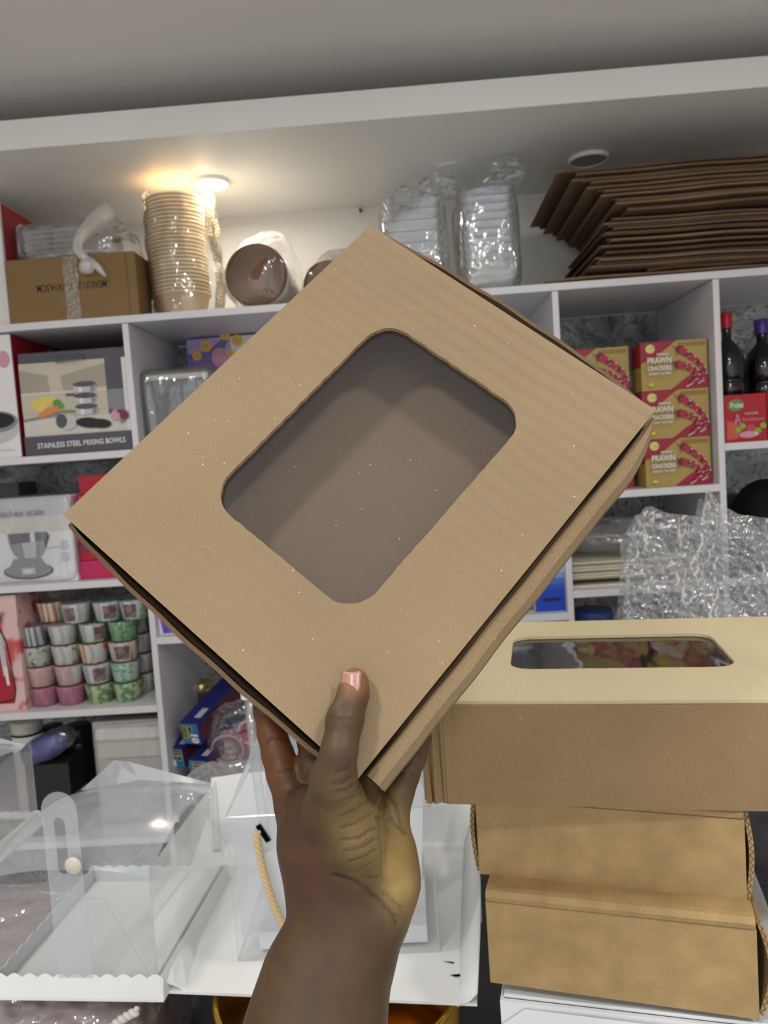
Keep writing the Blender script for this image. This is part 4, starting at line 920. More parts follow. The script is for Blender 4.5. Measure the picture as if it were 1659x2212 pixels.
for (u, v, r, m_) in ((0.14, 0.50, 0.055, YEL), (0.22, 0.53, 0.05, YEL), (0.20, 0.46, 0.05, YEL), (0.29, 0.53, 0.045, YEL), (0.33, 0.50, 0.045, GRN), (0.36, 0.47, 0.035, GRN)): pr.ell(X(u), Zz(v), w*r, w*r*0.8, m_)
for k in range(4): pr.stroke([(X(0.16+0.03*k), Zz(0.38+0.015*k)), (X(0.25+0.03*k), Zz(0.45))], 0.013, ORG)
for v in (0.45, 0.555, 0.665): pan_side(pr, X(0.60), Zz(v), w*0.105, h*0.065, h*0.026); 
pr.stroke([(X(0.42), Zz(0.575)), (X(0.51), Zz(0.57))], 0.005, DGREY)
pr.ell(X(0.42), Zz(0.31), w*0.085, h*0.075, LGREY, 0.2); pr.ell(X(0.36), Zz(0.325), w*0.052, h*0.068, DGREY, -0.1); pr.stroke([(X(0.36), Zz(0.42)), (X(0.50), Zz(0.41))], 0.004, GRN)
pr.ell(X(0.62), Zz(0.29), w*0.13, h*0.05, BLACK, -0.12); pr.ell(X(0.72), Zz(0.275), w*0.10, h*0.045, BLACK, -0.1); pr.ell(X(0.87), Zz(0.345), w*0.048, h*0.052, PINKP); pr.ell(X(0.945), Zz(0.34), w*0.042, h*0.046, PUR); pr.ell(X(0.91), Zz(0.38), w*0.03, h*0.018, PUR); pr.stroke([(X(0.905), Zz(0.28)), (X(0.95), Zz(0.29))], 0.006, GRN)
pr.rect(X(0), X(1), 0.0, Zz(0.19), DGREY); pr.build(t)
lettering(t, 'STAINLESS STEEL MIXING BOWLS', 0.008, Zz(0.10), w*0.82, h*0.052, -0.009, WHITE, math.radians(0.5), bold=0.02)
MB().add([(X(0.36), -0.001, Zz(0.96)), (X(0.60), -0.001, Zz(0.955)), (X(0.62), -0.006, Zz(0.90)), (X(0.36), -0.007, Zz(0.885))], [(0, 1, 2, 3)]).build('torn_flap', DGREY, t, solid=0.001)
b = MB(); b.grid([[(X(0.37+0.25*i/10), -0.008-0.004*abs(noise.noise(Vector((i*0.8, j, 1)))), Zz(0.875+0.03*j/3)) for j in range(4)] for i in range(11)]); b.build('torn_tape', SLEEVE, t)
t2, w2, h2 = shelf_carton('gift_carton', 'dark red carton standing behind the grey mixing bowls carton', x0-0.02, XL-0.05, Z1, z1+0.022, 2.06, 0.12, REDP)
# ------------------------------------------------------------------ left bay, second row
x0, x1, z0, z1 = rect(-62, 1075, 160, 1257, 1.82)
t, w, h = shelf_carton('kitchen_scale_carton', 'white carton printed with a steel bowl on a kitchen scale', x0, x1, Z2, z1, 1.822, 0.20, WHITE)
pr = Print(0); X = lambda px_: atY(px_, 1170, 1.82).x-(x0+x1)/2; Zp = lambda py_: atY(75, py_, 1.82).z-Z2
pr.rect(-w/2, w/2, Zp(1150), h-0.001, LGREY); pr.rect(X(-60), X(150), Zp(1150), Zp(1115), OFFW)
pr.ell(X(55), Zp(1233), 0.062, 0.020, BLACK); pr.ell(X(55), Zp(1231), 0.058, 0.018, MGREY); pr.pts([(X(15), Zp(1222)), (X(95), Zp(1222)), (X(85), Zp(1205)), (X(25), Zp(1205))], MGREY); pr.rect(X(40), X(70), Zp(1240), Zp(1226), LGREY); pr.rect(X(45), X(62), Zp(1238), Zp(1229), WHITE)
bowl = [(X(16), Zp(1150)), (X(103), Zp(1150))]+[(X(60+43*math.cos(a)), Zp(1150+64*math.sin(a)**0.8)) for a in [PI*k/12 for k in range(1, 12)]]
pr.pts(bowl, MGREY); pr.pts([(X(45), Zp(1150)), (X(80), Zp(1150)), (X(74), Zp(1205)), (X(50), Zp(1205))], LGREY); pr.pts([(X(18), Zp(1150)), (X(100), Zp(1150)), (X(97), Zp(1168)), (X(24), Zp(1173))], DGREY); pr.rect(X(66), X(76), Zp(1170), Zp(1150), WHITE); pr.pts([(X(96), Zp(1172)), (X(103), Zp(1150)), (X(108), Zp(1160)), (X(98), Zp(1185))], BLACK)
pr.stroke([(X(98), Zp(1186)), (X(126), Zp(1184))], 0.0015, GRN)
for yy in (1178, 1204): pr.rect(X(130), X(146), Zp(yy+12), Zp(yy-6), LGREY)
pr.build(t)
lettering(t, 'kitchen scale', X(52), Zp(1106), 0.115, 0.016, -0.0075, DGREY, math.radians(0.6), bold=0.0)
wr = lumpy('shrink_film', -w/2-0.003, w/2+0.003, -0.010, 0.195, 0.0, h+0.004, SLEEVE, t, n=20, e=14, amp=0.002, freq=30, seed=8)
MAG = flat('print_magenta', (196, 34, 92)); MAGD = pattern('magenta_weave', (150, 20, 72), (206, 46, 104), 'wave', 26, 0.5, stretch=(1, 1, 1.5)); CRIM = flat('print_crimson', (176, 22, 48))
x0, x1 = atY(159, 1215, 1.84).x, atY(330, 1215, 1.84).x
zz0 = Z2; stack = [('magenta_carton', 'plain bright magenta carton at the bottom of the pile beside the scale carton', 0.045, MAG, -0.004), ('magenta_carton', 'crimson carton with pink bands in the pile beside the scale carton', 0.085, CRIM, 0.0), ('magenta_carton', 'magenta striped carton on the pile beside the scale carton', 0.075, MAGD, 0.006), ('magenta_carton', 'dark crimson carton topping the magenta pile', 0.045, CRIM, 0.022)]
for k, (nm_, lb_, hh, m_, dx) in enumerate(stack):
    t, w, h = shelf_carton(nm_, lb_, x0+dx+0.006, min(x1, XL-0.005), zz0, zz0+hh, 1.835+0.004*k, 0.2, m_, rot=0.0); zz0 += hh+0.0005
    if k == 1:
        p_ = Print(0); p_.rect(-w/2, w/2, h*0.72, h*0.80, PINKP); p_.rect(-w/2, w/2, h*0.60, h*0.66, MAG); p_.rect(-w/2, w/2, h*0.25, h*0.52, PUR); p_.build(t)
    if k == 2: p_ = Print(0); p_.rect(-w/2, w/2, h*0.14, h*0.24, PINKP); p_.rect(-w/2, w/2, 0.0, h*0.10, CRIM); p_.build(t)
    if k == 0: p_ = Print(0); p_.stroke([(0.0, h*0.1), (0.0, h*0.35)], 0.002, CRIM); p_.build(t)
x0, x1, z0, z1 = rect(-40, 1045, 28, 1068, 2.0)
shelf_carton('small_grey_box', 'small slate grey box lying behind the kitchen scale carton', x0, x1, Z2, z1, 2.03, 0.10, DGREY)
# ------------------------------------------------------------------ left bay, third row: whisk carton and cupcake liner packs
PINKM = pattern('pink_marble_print', (226, 190, 188), (206, 96, 92), 'blob', 16, 0.55, c3=(190, 60, 58))
x0, x1, z0, z1 = rect(-70, 1284, 46, 1535, 1.82)
t, w, h = shelf_carton('frother_carton', 'pink and red marbled carton printed with a corkscrew whisk', x0, x1, Z3, z1-0.004, 1.818, 0.16, PINKM)
pr = Print(0); X = lambda px_: atY(px_, 1410, 1.82).x-(x0+x1)/2; Zp = lambda py_: atY(10, py_, 1.82).z-Z3
pr.pts([(X(-60), Zp(1520)), (X(22), Zp(1520)), (X(28), Zp(1490)), (X(10), Zp(1400)), (X(-10), Zp(1360)), (X(-60), Zp(1340))], CRIM)
pr.stroke([(X(-20), Zp(1330)), (X(5), Zp(1355)), (X(17), Zp(1385)), (X(22), Zp(1440)), (X(27), Zp(1490)), (X(22), Zp(1512)), (X(-30), Zp(1520))], 0.004, BLACK)
pr.stroke([(X(4), Zp(1370)), (X(10), Zp(1460))], 0.013, LGREY); pr.stroke([(X(10), Zp(1440)), (X(13), Zp(1480))], 0.007, WHITE)
pr.build(t)
for k, (s_, xx, yy, ww) in enumerate((('%', 4, 1312, 0.010), ('PRO', 13, 1328, 0.022), ('NEW', 9, 1340, 0.024))): lettering(t, s_, X(xx), Zp(yy), ww, 0.010, -0.006, BLACK, math.radians(40), bold=0.02)
LINER = {
 'stripe': pattern('liner_grey_stripe', (206, 208, 204), (112, 112, 122), 'wave', 26, 0.55, stretch=(1, 0, 0)),
 'orange': pattern('liner_orange', (232, 222, 206), (212, 120, 48), 'wave', 22, 0.62, stretch=(1, 0, 0.2)),
 'white': pattern('liner_white', (216, 212, 206), (196, 190, 184), 'blob', 40, 0.5),
 'mono': pattern('liner_black_pattern', (206, 204, 186), (84, 88, 78), 'blob', 90, 0.58),
 'blush': pattern('liner_blush', (216, 180, 174), (206, 164, 160), 'blob', 90, 0.5),
 'mint': pattern('liner_mint', (188, 216, 198), (126, 172, 140), 'blob', 110, 0.52),
 'pink': pattern('liner_pink', (196, 118, 146), (180, 96, 130), 'blob', 100, 0.5),
 'leaf': pattern('liner_leaf', (196, 212, 160), (92, 140, 84), 'blob', 75, 0.52),
 'green': pattern('liner_green', (136, 182, 132), (84, 134, 88), 'blob', 90, 0.52)}
LABELW = pattern('liner_label', (220, 216, 214), (186, 184, 186), 'wave', 60, 0.75, stretch=(0.2, 0.2, 1)); LABELP = pattern('liner_photo', (96, 62, 66), (150, 118, 112), 'blob', 60, 0.5)
WRAP = film('liner_wrap', haze=0.05, hcol=(0.95, 0.95, 0.96), rough=0.07, gloss=0.05, fres=0.7, bump=0.9, bscale=60, bdist=0.005)
_body = {}
def liner_pack(label, px, py, kind, lab, Y=1.862, row=0, sc=1.1):
    c = atY(px, py, Y); t = thing('liner_pack', label, 'liner pack', (c.x, Y, Z3+0.0005+row*0.0512), random.uniform(-0.3, 0.3), 'packs of cupcake liners')
    hgt = 0.0485; r0, r1 = 0.0255*sc, 0.0325*sc
    key = kind
    if key not in _body:
        o = MB().lathe([(0.0001, 0.0), (r0, 0.0), (r0*1.02, 0.001), (r1, hgt), (r1*0.9, hgt-0.004), (0.0001, hgt-0.006)], 72, fn=lambda a, h_: 1+0.022*math.cos(24*a)).build('fluted_cups', LINER[kind], t); _body[key] = o.data
    else:
        o = bpy.data.objects.new('fluted_cups', _body[key]); COL.objects.link(o); o.parent = t
    if lab:
        a0, a1, pa = lab; rr = lambda z: (r0+(r1-r0)*z/hgt)*1.03
        MB().lathe([(rr(0.003), 0.003), (rr(hgt-0.003), hgt-0.003)], 14, a0=math.radians(a0), a1=math.radians(a1)).build('label', LABELW, t)
        if pa: MB().lathe([(rr(0.006)*1.006, 0.006), (rr(hgt-0.009)*1.006, hgt-0.009)], 10, a0=math.radians(pa[0]), a1=math.radians(pa[1])).build('label_photo', LABELP, t)
    if 'w' not in _body:
        o = MB().lathe([(r0*1.06, -0.0002), (r0*1.09, 0.002), (r1*1.07, hgt-0.004), (r1*1.04, hgt+0.0012), (0.0001, hgt+0.0014)], 40, fn=lambda a, h_: 1+0.03*noise.noise(Vector((math.cos(a)*2, math.sin(a)*2, h_*60)))).build('wrapper', WRAP, t, smooth=True); _body['w'] = o.data
    else:
        o = bpy.data.objects.new('wrapper', _body['w']); COL.objects.link(o); o.parent = t
ROWS = [
 [(100, 1512, 'pink', (215, 250, None), 'pink liner pack with a side label, left end of the bottom row'), (157, 1510, 'pink', None, 'plain pink liner pack, second in the bottom row'), (219, 1503, 'leaf', None, 'green leaf liner pack, third in the bottom row'), (278, 1500, 'leaf', None, 'green leaf liner pack, right end of the bottom row')],
 [(93, 1463, 'blush', None, 'blush pink liner pack, left end of the second row up'), (152, 1460, 'blush', (290, 340, None), 'blush pink liner pack with an edge label, second row up'), (213, 1458, 'white', (225, 330, (275, 328)), 'white labelled liner pack with a brown photo, second row up'), (273, 1455, 'mint', (318, 350, None), 'mint green liner pack, right end of the second row up')],
 [(83, 1421, 'mono', None, 'black and cream patterned liner pack, left end of the middle row'), (145, 1416, 'mono', (255, 330, None), 'cream liner pack with a grey label, second in the middle row'), (204, 1412, 'orange', (275, 340, None), 'orange striped liner pack with a white label, middle row'), (268, 1407, 'orange', (215, 315, (245, 308)), 'labelled liner pack with an orange edge, right end of the middle row')],
 [(74, 1366, 'stripe', None, 'grey striped liner pack, left end of the fourth row up'), (137, 1364, 'white', (235, 320, None), 'white labelled liner pack, second in the fourth row up'), (203, 1362, 'green', (230, 335, (290, 335)), 'labelled green liner pack with a maroon photo, fourth row up'), (267, 1358, 'green', None, 'leafy green liner pack, right end of the fourth row up')],
 [(111, 1300, 'orange', None, 'orange and white striped liner pack, left end of the top row'), (165, 1312, 'white', (220, 330, (225, 275)), 'white liner pack with a photo label, second in the top row'), (233, 1305, 'mint', (220, 325, (262, 320)), 'labelled mint edged liner pack, third in the top row'), (290, 1303, 'mint', (215, 320, (250, 305)), 'labelled liner pack at the right end of the top row')]]
for r_, row in enumerate(ROWS):
    for (px_, py_, kd, lb_, txt) in row: liner_pack(txt, px_, py_, kd, lb_, row=r_, Y=1.862 if not (r_ == 4 and px_ == 111) else 1.90)
for r_ in range(4): liner_pack('liner pack in the shaded row behind, near the divider, %s' % ('bottom', 'second up', 'third up', 'top')[r_], 313-6*r_, 1490-49*r_, ('leaf', 'blush', 'white', 'stripe')[r_], (215, 320, None), Y=1.94, row=r_)
# ------------------------------------------------------------------ left bay, lowest row
ZL = 0.70+0.0085
x0, x1, z0, z1 = rect(205, 1556, 338, 1700, 1.86)
t, w, h = shelf_carton('white_tissue_box', 'grey-white wrapped box below the liner packs, beside the divider', x0, XL-0.004, ZL, z1, 1.86, 0.2, pm('wrapped_white', (192, 190, 186), rough=0.5, var=0.05))
pr = Print(0); pr.rect(-w/2+0.006, w/2-0.01, h*0.83, h*0.93, WHITE); pr.rect(-w/2+0.006, w/2-0.01, h*0.66, h*0.80, OFFW); pr.rect(-w/2+0.03, w/2-0.02, h*0.645, h*0.65, MGREY); pr.build(t)
lumpy('shrink_film', -w/2-0.002, w/2+0.002, -0.006, 0.2, 0.0, h+0.003, SLEEVE, t, n=16, e=12, amp=0.002, freq=25, seed=6)
x0, x1, z0, z1 = rect(20, 1562, 82, 1690, 1.90); r = (x1-x0)/2
t = thing('white_jar', 'white jar with a dark band behind the blue wrapped scoop', 'jar', ((x0+x1)/2, 1.93, ZL))
hj = z1-ZL
MB().lathe([(0.0001, 0), (r, 0), (r*1.02, 0.004), (r*1.02, hj*0.86), (r*0.95, hj*0.88)], 32).build('jar_body', WHITE, t, smooth=True)
MB().lathe([(r*0.95, hj*0.885), (r*1.04, hj*0.89), (r*1.04, hj*0.985), (r*0.96, hj), (0.0001, hj)], 32).build('lid', OFFW, t, smooth=True)
MB().lathe([(r*1.03, hj*0.865), (r*1.03, hj*0.885)], 32).build('band', BLACK, t)
BLKP = pm('black_plastic', (28, 28, 32), rough=0.3)
for (px0, px1, lb_) in ((96, 140, 'tall black canister behind the blue wrapped scoop'), (142, 200, 'black canister between the blue scoop and the grey-white box')):
    x0, x1, z0, z1 = rect(px0, 1566, px1, 1690, 1.98); r = (x1-x0)/2; hj = z1-ZL; t = thing('black_canister', lb_, 'canister', ((x0+x1)/2, 1.98, ZL))
    MB().lathe([(0.0001, 0), (r, 0), (r*1.02, 0.004), (r*1.02, hj*0.8), (r*0.95, hj*0.82)], 28).build('canister_body', BLKP, t, smooth=True); MB().lathe([(r*0.97, hj*0.82), (r*1.05, hj*0.83), (r*1.05, hj*0.97), (r, hj), (0.0001, hj)], 28).build('lid', BLKP, t, smooth=True)
BLUEW = pm('blue_plastic', (38, 48, 140), rough=0.25, var=0.15)
q = atY(92, 1618, 1.83); t = thing('blue_scoop_pack', 'shiny blue plastic scoop in clear wrap, tilted, under the liner packs', 'scoop', (q.x, 1.84, q.z-0.045), 0.0)
o = lumpy('scoop', -0.058, 0.058, -0.03, 0.03, -0.027, 0.027, BLUEW, t, n=12, e=3.2, amp=0.003, freq=25); o.rotation_euler = (0, math.radians(-24), 0); o.location = (0, 0, 0.045)
o = lumpy('wrap', -0.064, 0.078, -0.035, 0.035, -0.031, 0.031, SLEEVE, t, n=16, e=3.0, amp=0.004, freq=35); o.rotation_euler = (0, math.radians(-24), 0); o.location = (0.004, 0, 0.047)
t, w, h = shelf_carton('black_carton', 'black carton under the blue wrapped scoop', q.x-0.05, q.x+0.06, ZL, q.z-0.040, 1.83, 0.09, BLKP)
# ------------------------------------------------------------------ middle column
x0, x1, z0, z1 = rect(402, 720, 640, 800, 2.06)
LILACP = flat('print_lilac', (186, 166, 214)); VIO = flat('print_violet', (120, 98, 176)); DAISY = flat('print_daisy', (236, 192, 46))
t, w, h = shelf_carton('flower_carton', 'lilac carton printed with yellow daisies at the back of the middle shelf', x0, x1, Z1, z1-0.004, 2.062, 0.10, LILACP, rot=math.radians(-3))
pr = Print(0); X = lambda px_: atY(px_, 770, 2.06).x-(x0+x1)/2; Zp = lambda py_: atY(470, py_, 2.06).z-Z1
pr.rect(X(500), X(640), Zp(790), h-0.002, WHITE); pr.pts([(X(405), Zp(800)), (X(470), Zp(795)), (X(500), Zp(720)), (X(450), Zp(755)), (X(404), Zp(760))], VIO)
for (px_, py_, r_) in ((446, 745, 13), (489, 724, 12), (515, 738, 13), (424, 764, 11), (497, 765, 9)): pr.ell(X(px_), Zp(py_), r_*0.00117, r_*0.00117, DAISY); pr.ell(X(px_), Zp(py_), r_*0.0004, r_*0.0004, PINKP)
pr.ell(X(474), Zp(772), 0.022, 0.026, PINKP); pr.stroke([(X(476), Zp(752)), (X(487), Zp(735))], 0.004, GRN); pr.build(t)
lettering(t, 'NON TOXIC MOLD', X(436), Zp(728), 0.05, 0.005, -0.005, VIO, 0)
x0, x1, z0, z1 = rect(296, 788, 470, 965, 1.83)
t = thing('wrapped_oven', 'grey boxed appliance in wrinkled clear wrap left of the held box', 'appliance', ((x0+x1)/2, 1.835, Z1)); w = x1-x0; h = z1-Z1
MB().box(-w/2+0.012, w/2-0.012, 0.012, 0.2, 0, h-0.01).build('housing', pm('appliance_grey', (84, 84, 84), rough=0.4), t, bevel=0.006)
MB().box(-w/2+0.05, w/2-0.02, 0.009, 0.0115, h*0.18, h*0.68).build('front_glass', BLKP, t); MB().box(-w/2+0.025, w/2-0.02, 0.008, 0.0115, h*0.84, h*0.90).build('trim_strip', OFFW, t)
lumpy('wrap', -w/2, w/2, 0.0, 0.21, 0.0, h+0.002, BAGH, t, n=26, e=7, amp=0.006, freq=20, stretch=(2.2, 1, 0.35), seed=11)
ZM = 1.193+0.0085
x0, x1, z0, z1 = rect(341, 1300, 470, 1378, 1.84)
t, w, h = shelf_carton('purple_carton', 'white carton with a violet printed panel in the middle column', x0, x1, ZM, z1+0.05, 1.83, 0.16, WHITE)
pr = Print(0); VIM = pattern('violet_print', (92, 70, 190), (128, 98, 206), 'blob', 30, 0.5); pr.pts([(-w/2+0.014, 0.003), (w/2-0.004, 0.004), (w/2-0.004, h*0.95), (-w/2+0.006, h*0.9), (-w/2+0.006, 0.06)], VIM); pr.build(t)
# blue foil boxes with a 10
ZM2 = 0.75+0.0085
NAVY = flat('foil_navy', (24, 36, 110)); CYAN = flat('foil_cyan', (34, 120, 176)); OLIVE = flat('foil_olive', (170, 164, 64)); YB = flat('foil_yellow', (222, 210, 50)); REDB = flat('foil_red', (200, 40, 60))
def foil_box(label, px, py, Y, L, tilt, rotz, numrot, spx=46):
    s = spx/FPX*Y; c = atY(px, py, Y)
    t = thing('foil_roll_box', label, 'box', tuple(c)); t.rotation_euler = (tilt, 0, rotz); t['group'] = 'boxed foil rolls marked 10'
    MB().box(-s/2, s/2, 0, L, -s*0.6, s*0.6).build('carton', NAVY, t, bevel=0.001)
    pr = Print(0); pr.rect(-s*0.47, s*0.47, -s*0.56, s*0.56, CYAN); a = numrot
    R_ = lambda u, v: (u*math.cos(a)-v*math.sin(a), u*math.sin(a)+v*math.cos(a))
    for (u0, u1, v0, v1, m_) in ((-0.44, 0.30, -0.50, -0.10, OLIVE), (-0.40, 0.24, -0.46, -0.38, NAVY), (-0.40, 0.24, -0.30, -0.22, NAVY), (-0.44, -0.1, -0.1, 0.16, OLIVE), (-0.38, -0.14, -0.06, 0.10, NAVY)):
        pr.pts([R_(s*u0, s*v0), R_(s*u1, s*v0), R_(s*u1, s*v1), R_(s*u0, s*v1)], m_)
    pr.build(t); u, v = R_(s*0.20, s*0.26); lettering(t, '10', u, v, s*0.50, s*0.42, -0.0055, WHITE, a, bold=0.06)
    MB().box(s*0.05, s*0.40, L*0.08, L*0.22, s*0.6, s*0.603).build('barcode', pattern('barcode', (230, 230, 230), (120, 120, 126), 'wave', 90, 0.6, stretch=(1, 0, 0)), t)
    MB().box(s*0.5, s*0.502, L*0.02, L*0.9, -s*0.5, s*0.4).build('side_stripe', pattern('foil_stripe', (90, 26, 50), (150, 130, 50), 'wave', 8, 0.7, stretch=(0, 1, 1.5)), t)
foil_box('blue foil box with a sideways 10, topmost of the three', 412, 1585, 1.83, 0.30, math.radians(14), math.radians(-18), -PI/2)
foil_box('blue foil box with an upside-down 10, left of the three', 380, 1637, 1.85, 0.26, math.radians(10), math.radians(-14), PI, 40)
foil_box('blue foil box with an upside-down 10, lowest of the three', 428, 1664, 1.81, 0.26, math.radians(8), math.radians(-14), PI, 42)
t, w, h = shelf_carton('black_carton', 'black support carton beneath the blue foil boxes', XL+0.017, atY(450, 1690, 1.86).x, ZM2, atY(400, 1700, 1.86).z, 1.86, 0.2, BLKP)
x0, x1, z0, z1 = rect(382, 1510, 428, 1640, 1.96); r = (x1-x0)/2; hh = z1-ZM2
t = thing('foil_tin', 'grey tin with a gold foil top behind the blue foil boxes', 'tin', ((x0+x1)/2, 2.12, ZM2))
MB().lathe([(0.0001, 0), (r, 0), (r, hh*0.93)], 32).build('tin_body', pm('tin_grey', (92, 96, 100), rough=0.35, metal=0.4), t, smooth=True); MB().lathe([(r*1.03, hh*0.90), (r*1.03, hh*0.99), (r*0.9, hh), (0.0001, hh)], 32).build('foil_top', pm('foil_gold', (190, 168, 116), rough=0.25, metal=0.7, bump=0.8, bscale=60), t, smooth=True)
# red scoops in plastic
SCO = pm('scoop_red', (196, 60, 84), rough=0.35, var=0.1); SCP = film('scoop_pink', tint=(1.0, 0.80, 0.85), haze=0.42, hcol=(0.86, 0.55, 0.62), rough=0.08, gloss=0.10, fres=0.7)
def scoop(label, px, py, r, Y, mat, rot):
    c = atY(px, py, Y); t = thing('measuring_cup', label, 'measuring cup', tuple(c)); t.rotation_euler = (math.radians(12), rot, 0)
    MB().lathe([(r, -0.004), (r*0.96, 0.0), (r*0.9, 0.03), (r*0.82, 0.036), (0.0001, 0.037)], 36, axis='y').build('cup', mat, t, smooth=True)
    MB().lathe([(r*0.97+0.003*math.cos(a), -0.004+0.003*math.sin(a)) for a in [2*PI*k/8 for k in range(9)]], 36, axis='y').build('rim', pm('rim_pink', (226, 176, 184), rough=0.3), t, smooth=True)
    MB().box(-0.012, 0.012, -0.004, 0.002, -r-0.13, -r+0.004).build('handle', mat, t, bevel=0.002)
scoop('pink translucent measuring cup hanging below the held box', 492, 1617, 0.040, 1.86, SCP, math.radians(-6)); scoop('red measuring cup partly behind the clear stick', 545, 1580, 0.036, 1.90, SCO, math.radians(8))
q = atY(500, 1650, 1.86); t = thing('plastic_bag', 'crinkled clear bag around the pink measuring cups', 'bag', (q.x, 1.84, q.z)); lumpy('bag_film', -0.06, 0.10, 0.0, 0.09, -0.14, 0.15, SLEEVE, t, n=18, e=3.5, amp=0.010, freq=26, seed=4)
# right end of the middle column: powder boxes
x0, x1, z0, z1 = rect(1153, 1165, 1223, 1322, 1.83)
t, w, h = shelf_carton('powder_carton', 'white and blue powder carton left of the second divider', x0, x1, ZM, z1, 1.83, 0.14, WHITE)
BL = [flat('blue_fade_%d' % k, c) for k, c in enumerate(((196, 208, 230), (140, 164, 222), (84, 118, 208), (48, 88, 196), (30, 72, 190)))]
pr = Print(0)
for k in range(5): pr.rect(-w/2, w/2, 0 if k == 4 else h*(0.62-0.08*(k+1)), h*(0.62-0.08*k), BL[k])
pr.pts(rounded_rect(-w*0.26, w*0.30, h*0.145, h*0.185, h*0.018), flat('pill_navy', (24, 30, 90))); pr.build(t)
lettering(t, 'POWDERED', 0.0, h*0.585, w*0.58, h*0.030, -0.0035, flat('ink_navy', (60, 66, 110)), 0); lettering(t, 'SUGAR', 0.0, h*0.535, w*0.36, h*0.030, -0.0035, flat('ink_navy', (60, 66, 110)), 0)
x0, x1, z0, z1 = rect(1106, 1240, 1148, 1334, 1.84); r = (x1-x0)/2
t = thing('green_jar', 'clear jar with green apple print beside the blue powder carton', 'jar', ((x0+x1)/2, 1.87, ZM)); hj = 0.10
MB().lathe([(0.0001, 0.001), (r, 0), (r*1.05, 0.005), (r*1.05, hj)], 32).build('jar_body', pattern('apple_print', (206, 214, 206), (124, 152, 34), 'blob', 22, 0.5), t, smooth=True); MB().lathe([(r*1.1, 0.0), (r*1.14, 0.004), (r*1.1, 0.010), (r*1.07, 0.012)], 32).build('base_ring', CLD, t, smooth=True); MB().lathe([(r*1.08, hj), (r*1.08, hj+0.02), (0.0001, hj+0.02)], 32).build('lid', WHITE, t, smooth=True)
# ------------------------------------------------------------------ right column: prawn cracker cartons
GOLDP = flat('cracker_gold', (176, 150, 82)); GOLDD = flat('cracker_gold_dark', (150, 116, 50)); CRK = flat('cracker_red', (158, 28, 52)); CRK2 = flat('prawn_red', (172, 36, 58)); CRK3 = flat('prawn_dark', (104, 24, 44)); PRW = flat('prawn_pale', (220, 170, 172)); PALE = flat('badge_pale', (222, 212, 130)); SILV = flat('letter_silver', (214, 214, 208))
ZR = 1.473+0.0085
def prawn(pr, C, w, h, th):
    P = [(-w/2+w*u, h*v) for u, v in C]; Q = []
    for k in range(len(P)-1):
        for t_ in (0, 0.5): Q.append((P[k][0]+(P[k+1][0]-P[k][0])*t_, P[k][1]+(P[k+1][1]-P[k][1])*t_))
    Q.append(P[-1]); n = len(Q)
    for k in range(5): pr.stroke([Q[0], (Q[0][0]-w*(0.13-0.015*k), Q[0][1]+h*(0.10-0.06*k))], w*0.008, CRK3)
    for k, q in enumerate(Q): pr.ell(q[0], q[1], w*th*(0.62-0.03*k), w*th*(0.50-0.026*k), CRK3 if k % 3 == 0 else CRK2, -0.7-0.08*k)
    for k in range(2, n-1, 2): pr.ell(Q[k][0]+w*th*0.25, Q[k][1]+w*th*0.16, w*th*0.16, w*th*0.10, PRW, -0.6)
    for k in range(3): pr.ell(Q[-1][0]-w*0.03*k, Q[-1][1]-h*(0.02+0.02*k), w*0.024, w*0.013, PRW, 0.6)
    for k in range(3, n-1, 2): pr.stroke([Q[k], (Q[k][0]-w*0.05, Q[k][1]-h*0.05)], w*0.008, PRW)
def cracker(label, x0, x1, z0, z1, yf, rot=0.0):
    t, w, h = shelf_carton('cracker_carton', label, x0, x1, z0, z1, yf, 0.075, GOLDP, rot=rot, group='red and gold cracker cartons')
    pr = Print(0); X = lambda u: -w/2+w*u; Zv = lambda v: h*v
    pr.rect(X(0), X(1), 0, h, GOLDP); pr.pts([(X(0), Zv(1)), (X(0.54), Zv(1)), (X(0.40), Zv(0.86)), (X(0.22), Zv(0.68)), (X(0.0), Zv(0.57))], CRK); pr.pts([(X(0.44), 0), (X(1), 0), (X(1), Zv(0.30)), (X(0.86), Zv(0.36)), (X(0.66), Zv(0.22))], CRK); pr.rect(X(0.56), X(0.97), Zv(0.865), Zv(0.955), GOLDD)
    pr.ell(X(0.145), Zv(0.86), w*0.072, h*0.092, PALE); prawn(pr, [(0.60, 0.80), (0.68, 0.72), (0.78, 0.62), (0.87, 0.50), (0.93, 0.38), (0.95, 0.26), (0.92, 0.16)], w, h, 0.125); prawn(pr, [(0.56, 0.50), (0.64, 0.47), (0.73, 0.42), (0.80, 0.34), (0.83, 0.24), (0.80, 0.15), (0.73, 0.10)], w, h, 0.11); pr.ell(X(0.12), Zv(0.12), w*0.04, h*0.03, YB)
    pr.build(t); Y_ = -0.0165
    for s_, u, v, ww, hh in (('PRAWN', 0.245, 0.605, 0.36, 0.13), ('CRACKERS', 0.245, 0.445, 0.36, 0.10), ('READY TO FRY', 0.25, 0.335, 0.34, 0.05), ('PREMIUM', 0.30, 0.725, 0.18, 0.045)): lettering(t, s_, X(u), Zv(v), w*ww, h*hh, Y_, SILV, 0, bold=0.035)
    lettering(t, '227g', X(0.145), Zv(0.86), w*0.075, h*0.05, Y_, GRN, 0, bold=0.01)
    # side panel: red top, gold below
    sd = Print(0); sd.rect(-0.072, -0.002, h*0.5, h, CRK); o = sd.build(t, 'printed_side'); o.rotation_euler = (0, 0, -PI/2); o.location = (-w/2, 0.0, 0)
    return t
x0, x1, _, _ = rect(1390, 740, 1542, 1056, 1.835); x1 = min(x1, XR-0.006)
hc = (atY(1460, 735, 1.835).z-ZR)/3
